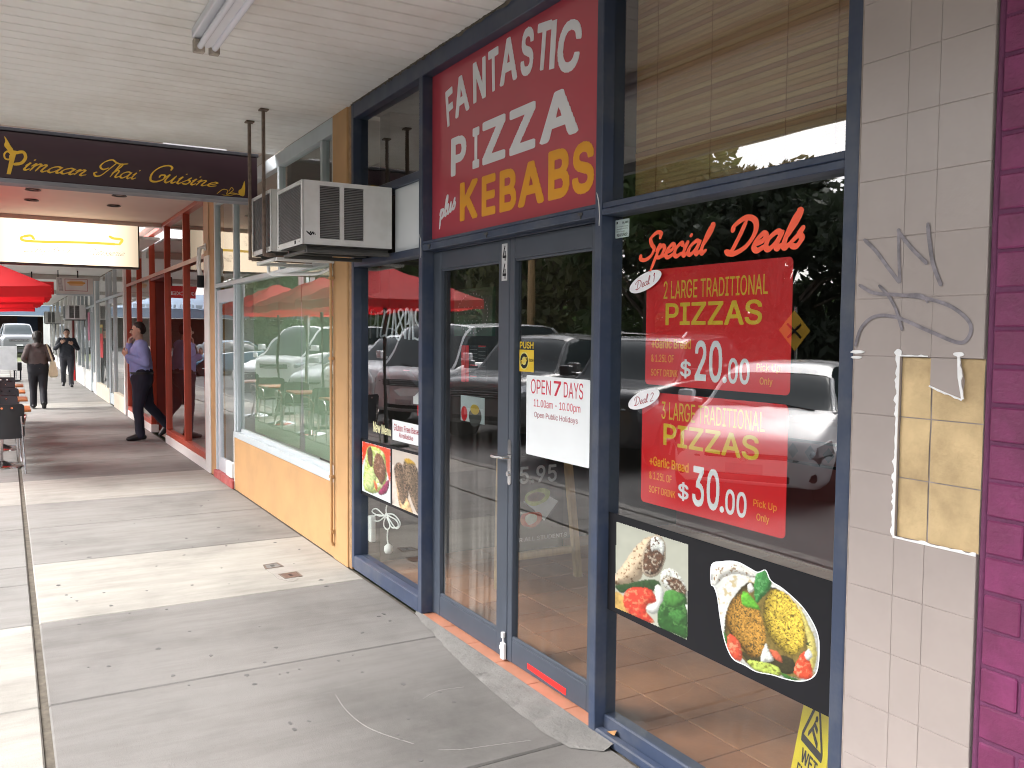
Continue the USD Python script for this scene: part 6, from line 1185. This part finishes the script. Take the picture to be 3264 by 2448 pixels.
def person(label, loc, rot, J, cloth, skinm, top, low, shoe, hair='short', bulk=1.0, skirtz=.90, extra=None):
    t = thing('person', label, 'person', loc, rot, local=True)
    A = {k: np.array(v, float) for k, v in J.items()}
    def leg(s, g=0, lo=0): return chain([(A['hip'+s], .105*bulk+g), (A['knee'+s], .066+g), ((A['knee'+s]*.55+A['ank'+s]*.45), .058+g), (A['ank'+s], .046+g+lo)])
    def arm(s, g=0, upto=1.0): return chain([(A['sh'+s], .066*bulk+g), (A['el'+s], .049+g), (A['el'+s]*(1-upto)+A['wr'+s]*upto, .036+g)])
    def torso(g=0):
        P_ = A['pelvis']; C_ = A['chest']; out = []
        def slab_(p, w, d, z): return [ball(p+np.array([0, s*w, z]), d+g) for s in (1, -1)]
        a = slab_(P_, .07, .125*bulk, -.04); b = slab_((P_*.55+C_*.45), .06, .125*bulk, 0); c = slab_(C_, .085, .115*bulk, .0); e = [ball(A['shL']*.82+C_*.18, .062+g), ball(A['shR']*.82+C_*.18, .062+g), ball(A['neck']-np.array([0, 0, .03]), .062+g)]
        return [MF.batch_hull(a+b), MF.batch_hull(b+c), MF.batch_hull(c+e)]
    hd = A['head']; f = A.get('face', np.array([1., 0, 0])); f = f/np.linalg.norm(f); lat = np.array([-f[1], f[0], 0]); upv = np.cross(f, lat)
    headp = [MF.batch_hull([ball(hd+upv*.035-f*.015, .086), ball(hd-upv*.03+f*.02, .068), ball(hd-upv*.085+f*.048, .036)]), MF.batch_hull([ball(hd+f*.088+upv*.01, .008, 8), ball(hd+f*.106-upv*.022, .013, 8), ball(hd+f*.085-upv*.026, .016, 8)])] + [MF.batch_hull([ball(hd+s*lat*.085-f*.005+upv*.015, .012, 8), ball(hd+s*lat*.087-f*.012-upv*.025, .010, 8)]) for s in (1, -1)]
    parts = torso(-.012)+leg('L', -.012)+leg('R', -.012)+arm('L', -.010)+arm('R', -.010)+chain([(A['neck']-np.array([0, 0, .05]), .058), (hd-upv*.06-f*.01, .052)])+headp
    for s in 'LR': parts += hand(A['wr'+s], A['hd'+s], A['hu'+s], side=1 if s == 'L' else -1); parts += chain([(A['ank'+s]-np.array([0, 0, .03]), .038), (A['toe'+s], .026)])
    obj('body', fuse(parts, 3, .03), skinm, t, smooth=True)
    for s in (1, -1): obj('eye', trimesh.creation.icosphere(1, .0105).apply_translation(hd+f*.084+s*lat*.032+upv*.018), black_v, t, smooth=True)
    obj('mouth', MF2(MF.batch_hull([ball(hd+f*.083+s*lat*.022-upv*.062, .0065, 8) for s in (1, -1)])), mat('lips', (.30, .12, .10), .5), t)
    hr = [MF.batch_hull([ball(hd+upv*.045-f*.026, .090), ball(hd+upv*.01-f*.045, .082)])]
    cut = MF.cube((.4, .4, .4), True).translate((.2, 0, 0)); ang = math.degrees(math.atan2(f[1], f[0])); cut = cut.rotate((0, 18, 0)).rotate((0, 0, ang)).translate(tuple(hd+f*.052+upv*-.12))
    hb = MF.batch_boolean(hr, manifold3d.OpType.Add) - cut - MF.cube((.5, .5, .3), True).translate(tuple(hd-upv*.21))
    if hair == 'long': hb = MF.batch_boolean([MF.batch_hull([ball(hd+upv*.04-f*.02, .100), ball(hd-f*.05-upv*.02, .092)])-cut, MF.batch_hull([ball(hd-f*.05, .088), ball(hd-f*.065-upv*.13, .060)])], manifold3d.OpType.Add)
    obj('hair', MF2(hb.refine_to_length(.02)), hairm, t, smooth=60)
    sh_ = torso(.010)+arm('L', .012, .96 if cloth != 'shirt' else .94)+arm('R', .012, .96 if cloth != 'shirt' else .94)
    sm = fuse(sh_, 6, .025); v = sm.vertices; q = meshkit.fbm(v*22, 3)-.5; v += sm.vertex_normals*(q*.016)[:, None]; sm.vertices = v
    lowcut = MFcut(sm, skirtz-.05)
    obj('shirt' if cloth == 'shirt' else 'jacket', lowcut, top, t, smooth=True)
    if cloth == 'shirt':
        obj('collar', fuse(chain([(A['neck']+np.array([.02, .05, -.03]), .035), (A['neck']+np.array([-.04, 0, -.015]), .035), (A['neck']+np.array([.02, -.05, -.03]), .035)]), 3, .02), top, t, smooth=True); P_ = A['pelvis']; obj('belt', MF2(MF.batch_hull([ball(P_+np.array([0, s*.075, .075]), .142*bulk) for s in (1, -1)]) ^ MF.cube((1, 1, .035), True).translate((0, 0, float(P_[2])+.05))), shoeblack, t, smooth=50)
    else: obj('hood', fuse(chain([(A['neck']+np.array([.03, .07, -.02]), .045), (A['neck']+np.array([-.08, 0, -.02]), .06), (A['neck']+np.array([.03, -.07, -.02]), .045)]), 4, .02), top, t, smooth=True)
    P_ = A['pelvis']; tr_ = [MF.batch_hull([ball(P_+np.array([0, s*.072, z]), .130*bulk+.006) for s in (1, -1) for z in (.05, -.05)])]+leg('L', .012, .012)+leg('R', .012, .012)
    tm_ = fuse(tr_, 5, .03); v = tm_.vertices; tm_.vertices = v+tm_.vertex_normals*((meshkit.fbm(v*18+7, 3)-.5)*.014)[:, None]; obj('trousers', tm_, low, t, smooth=True)
    for s in 'LR':
        a, b = A['ank'+s]-np.array([0, 0, .035]), A['toe'+s]; d = (b-a)/np.linalg.norm(b-a); obj('shoe', MF2(MF.batch_hull([ball(a-d*.05, .040), ball(a+np.array([0, 0, .03]), .05), ball(a+d*.09, .043), ball(b, .032), ball(b+np.array([0, .012, 0]), .03), ball(b-np.array([0, .012, 0]), .03)]) ^ MF.cube((4, 4, 4), True).translate((0, 0, 2.004))), shoe, t, smooth=50)
    return t
def MF2(m): q = m.to_mesh(); return trimesh.Trimesh(q.vert_properties[:, :3], q.tri_verts)
def MFcut(t, z): return trimesh.intersections.slice_mesh_plane(t, (0, 0, 1), (0, 0, z))
person('man in light blue shirt and dark trousers stepping out by the red frames', (-14.32, -.27, .0), -97, dict(pelvis=(0, 0, .97), chest=(.02, 0, 1.32), neck=(.02, 0, 1.50), head=(.05, 0, 1.66), face=(1, .25, -.10), shL=(.0, .185, 1.43), shR=(.0, -.185, 1.43), elL=(-.06, .25, 1.17), wrL=(.20, .16, 1.27), hdL=(.6, -.5, .9), huL=(.6, .6, -.2), elR=(.16, -.27, 1.20), wrR=(.17, -.11, 1.45), hdR=(-.2, .3, 1), huR=(1, -.6, 0),
    hipL=(.0, .095, .92), kneeL=(.06, .11, .50), ankL=(.03, .115, .085), toeL=(.20, .125, .034), hipR=(-.01, -.095, .92), kneeR=(-.09, -.10, .52), ankR=(-.36, -.105, .20), toeR=(-.255, -.11, .062)), 'shirt', skin, shirtblue, trousnavy, shoeblack, bulk=1.22)
wl_ = person('woman in brown hooded jacket and black trousers walking away', (-21.1, -1.47, .0), 180, dict(pelvis=(0, 0, .87), chest=(.02, 0, 1.19), neck=(.02, 0, 1.37), head=(.06, 0, 1.51), face=(1, 0, -.15), shL=(.0, .16, 1.30), shR=(.0, -.16, 1.30), elL=(-.04, .255, 1.06), wrL=(.17, .20, 1.00), hdL=(1, -.2, -.1), huL=(0, 0, 1), elR=(-.05, -.265, 1.06), wrR=(.16, -.20, 1.04), hdR=(1, .2, 0), huR=(0, 0, 1),
    hipL=(0, .085, .83), kneeL=(.10, .09, .46), ankL=(.06, .095, .085), toeL=(.21, .105, .03), hipR=(0, -.085, .83), kneeR=(-.02, -.09, .46), ankR=(-.20, -.095, .14), toeR=(-.10, -.10, .035)), 'jacket', skin2, jacketbrown, trousblack, shoeblack, hair='long', bulk=.98)
bg = thing('tote_bag', 'cream canvas tote bag hanging from the right shoulder of woman', 'bag', (-21.05, -1.20, .60))
bb = trimesh.convex.convex_hull(np.array([(a*.19, b*.07*(1.2 if c < .8 else .6), c) for a in (-1, 1) for b in (-1, 1) for c in (.70, .78, 1.0)]+[(a*.11, b*.05, .665) for a in (-1, 1) for b in (-1, 1)])); bb.apply_translation((-21.06, -1.19, 0)); obj('sack', bb, cream, bg, smooth=50); obj('strap', tube(spline([(-21.18, -1.19, .98), (-21.13, -1.25, 1.2), (-21.07, -1.30, 1.36), (-21.0, -1.25, 1.2), (-20.95, -1.19, .98)], 5), .018, 6), cream, bg, smooth=50)
person('man in dark navy jacket and grey trousers walking towards us', (-29.3, -.48, .0), -4, dict(pelvis=(0, 0, .93), chest=(.02, 0, 1.27), neck=(.02, 0, 1.45), head=(.05, 0, 1.60), face=(1, .1, -.1), shL=(.0, .18, 1.39), shR=(.0, -.18, 1.39), elL=(.02, .29, 1.14), wrL=(.22, .17, 1.26), hdL=(.5, -.7, .5), huL=(.7, .5, 0), elR=(.02, -.30, 1.14), wrR=(.21, -.16, 1.30), hdR=(.4, .7, .6), huR=(.7, -.5, 0),
    hipL=(0, .09, .88), kneeL=(.12, .10, .48), ankL=(.16, .105, .085), toeL=(.32, .12, .034), hipR=(0, -.09, .88), kneeR=(.06, -.10, .47), ankR=(-.20, -.105, .15), toeR=(-.08, -.11, .05)), 'jacket', skin, jacketnavy, trousgrey, shoeblack)

# ---------------------------------------------------------------- across the road: trees, poles, crossing signs (seen in the glass)
def leafmat(n, c): return mat(n, c, .5, .45, .7, transl=.3)
lm = [leafmat('foliage_a', (.085, .135, .045)), leafmat('foliage_b', (.12, .13, .05)), leafmat('foliage_c', (.042, .06, .032))]
def make_tree(name, label, cat, loc, h, w, seed, m, n=4200, leaf=.26, low=.22):
    t = thing(name, label, cat, loc, 0, 'trees across the road', local=True); q = np.random.default_rng(seed)
    limbs = [tube([(0, 0, -.2), (.06, .03, h*.25), (.02*h/9, 0, h*.5), (0, .1, h*.8)], [.26*h/9, .2*h/9, .13*h/9, .04], 8)]; cl = []
    for k in range(26):
        a = q.uniform(0, 6.28); z = h*(low+(1-low)*(q.uniform(0, 1)**.8)); r = w*math.sqrt(max(.08, 1-((z/h-.52)/.52)**2))*q.uniform(.25, .95); c = np.array([r*math.cos(a), r*math.sin(a), z]); cl.append((c, q.uniform(.55, 1.25)*w*.36))
        limbs.append(tube([(0, 0, z*.55), tuple(c*np.array([.5, .5, 1])*np.array([1, 1, .86])), tuple(c)], [.07, .045, .015], 5))
    obj('trunk', cat_(limbs), bark, t, smooth=50)
    per = n//len(cl); C = []
    for c, r in cl: d = q.normal(size=(per, 3)); d /= np.linalg.norm(d, axis=1, keepdims=True); C.append(c+d*r*(q.uniform(.25, 1, (per, 1))**.5)*np.array([1, 1, .75]))
    C = np.vstack(C); a = q.normal(size=C.shape); a /= np.linalg.norm(a, axis=1, keepdims=True); b = np.cross(a, q.normal(size=C.shape)); b /= np.linalg.norm(b, axis=1, keepdims=True); s = (leaf*q.uniform(.6, 1.2, (len(C), 1)))
    V = np.stack([C-a*s, C+b*s*.42, C+a*s, C-b*s*.42], 1).reshape(-1, 3); i = np.arange(len(C))*4; F = np.vstack([np.c_[i, i+1, i+2], np.c_[i, i+2, i+3]])
    obj('crown', trimesh.Trimesh(V, F, process=False), m, t, kind='stuff'); return t
T0 = make_tree('street_tree', 'tall green tree across the road behind the silver pole', 'tree', (-22.0, -15.5, -.3), 8.4, 3.0, 1, lm[0])
T1 = make_tree('street_tree', 'yellowish broad tree across the road behind the white vans', 'tree', (-27, -15.0, -.3), 7.6, 3.3, 2, lm[1]); T2 = make_tree('conifer', 'dark dense tree rising behind the front row across the road', 'tree', (-24.5, -18.5, -.3), 9.6, 2.8, 3, lm[2], low=.1)
T3 = make_tree('street_tree', 'dark low-branched tree opposite the deals window', 'tree', (-16.2, -15.0, -.3), 6.1, 2.5, 4, lm[2], n=9000, leaf=.18, low=.12)
ordn = 'first second third fourth fifth sixth seventh eighth ninth tenth eleventh twelfth thirteenth fourteenth fifteenth sixteenth seventeenth eighteenth nineteenth'.split()
for i, (x, y, p, r) in enumerate([(-32.5, -15.2, T0, 50), (-37, -15.5, T1, 130), (-42, -15, T0, 200), (-48, -15.5, T1, 20), (-55, -15.2, T0, 300), (-63, -15.6, T1, 80), (-12.6, -15.3, T3, 110), (-8.8, -15.1, T3, 30), (-5.0, -15.5, T3, 200), (-1.0, -15.5, T3, 290), (-19.2, -16.2, T3, 75), (-14.3, -17.8, T3, 10), (-10.6, -18, T3, 150), (-30, -19, T2, 10), (-35, -19.5, T0, 90), (-40, -19.5, T2, 250), (-46, -19.5, T0, 120), (3.5, -15.5, T1, 220), (-72, -16, T1, 200)]):
    kd = {T0: 'green', T1: 'yellowish', T2: 'dark', T3: 'low dark'}[p]; nm = 'front' if y > -17 else 'back'
    dup(p, (x, y, -.3), r, f'{kd} tree in the {nm} row over the road, {ordn[i]} copy along it', 'trees across the road')
hd2 = []
hq = np.random.default_rng(8); C = np.c_[hq.uniform(-90, 20, 16000), hq.uniform(-25, -22.5, 16000), -.3+3.6*hq.uniform(0, 1, 16000)**.8]; a = hq.normal(size=C.shape); a /= np.linalg.norm(a, axis=1, keepdims=True); b = np.cross(a, hq.normal(size=C.shape)); b /= np.linalg.norm(b, axis=1, keepdims=True); s = .34
V = np.stack([C-a*s, C+b*s*.5, C+a*s, C-b*s*.5], 1).reshape(-1, 3); i = np.arange(len(C))*4; hg = obj('hedge', trimesh.Trimesh(V, np.vstack([np.c_[i, i+1, i+2], np.c_[i, i+2, i+3]]), process=False), lm[0]); tag(hg, 'low green hedge mass behind the trees across the road', 'hedge', kind='stuff')
up = thing('utility_pole', 'grey timber power pole with cross arm mirrored in the left door', 'pole', (-24.5, -12.6, -.3)); obj('shaft', cyl((-24.5, -12.6, -.3), (-24.5, -12.6, 8.2), .14, 12, .10), wood, up); obj('cross_arm', cbox(-24.56, -13.5, 7.5, -24.44, -11.7, 7.62), wood, up); obj('insulator', cat_([cyl((-24.5, a, 7.62), (-24.5, a, 7.76), .03, 8) for a in (-13.3, -12.2, -11.9)]), grey_v, up)
wr = thing('power_line', 'overhead wires running along the road past the pole', 'wire', (-24.5, -12.6, 7.7)); 
for a in (-13.3, -12.2, -11.9): obj('wire', tube([(x, a, 7.76+.0012*((x+24.5) % 44-22)**2-.58) for x in np.linspace(-68.5, 19.5, 40)], .012, 4), black_v, wr)
cs_ = thing('crossing_sign', 'white crossed railway warning sign on a striped pole across the road', 'sign', (-33, -12.3, -.3)); obj('pole', cyl((-33, -12.3, -.3), (-33, -12.3, 3.2), .05, 10), offwhite, cs_); obj('arm', cat_([cyl((-33+.0, -12.3-d*.5, 2.4), (-33, -12.3+d*.5, 3.2), .06, 6) for d in (1, -1)]), white_v, cs_)
bg_ = thing('boom_gate', 'raised red and white boom gate beside the crossing sign', 'boom gate', (-31, -12.3, -.3)); 
for k in range(8): obj('band', cyl((-31+.06*k, -12.3, 1.0+.5*k), (-31+.06*(k+1), -12.3, 1.0+.5*(k+1)), .05, 8), white_v if k % 2 else cardred, bg_)
obj('machine', cbox(-31.3, -12.5, -.3, -30.8, -12.1, 1.1, .03), grey_v, bg_)
ds = thing('warning_sign', 'orange diamond railway warning sign on a pole over the road', 'sign', (-13.2, -12.4, -.3)); obj('pole', cyl((-13.2, -12.4, -.3), (-13.2, -12.4, 2.3), .035, 8), steel, ds); obj('plate', box(-13.2-.3, -12.36, 1.5, -13.2+.3, -12.35, 2.1).apply_transform(trimesh.transformations.rotation_matrix(math.pi/4, [0, 1, 0], [-13.2, -12.35, 1.8])), mat('diamond_yellow', (.75, .42, .02), .5), ds); obj('symbol', cat_([cyl((-13.38, -12.34, 1.66), (-13.02, -12.34, 1.94), .025, 6), cyl((-13.38, -12.34, 1.94), (-13.02, -12.34, 1.66), .025, 6)]), black_v, ds)
for x, la in ((-18.0, 'slim pale street pole mirrored in the green window'), (-24.2, 'second slim pale street pole farther along the kerb')):
    t = thing('street_pole', la, 'pole', (x, -3.3, -.15)); obj('shaft', cyl((x, -3.3, -.15), (x, -3.3, 3.2), .038, 10), steel, t); obj('plate', cbox(x-.02, -3.44, 2.5, x+.0, -3.16, 3.0, .004), white_v, t)
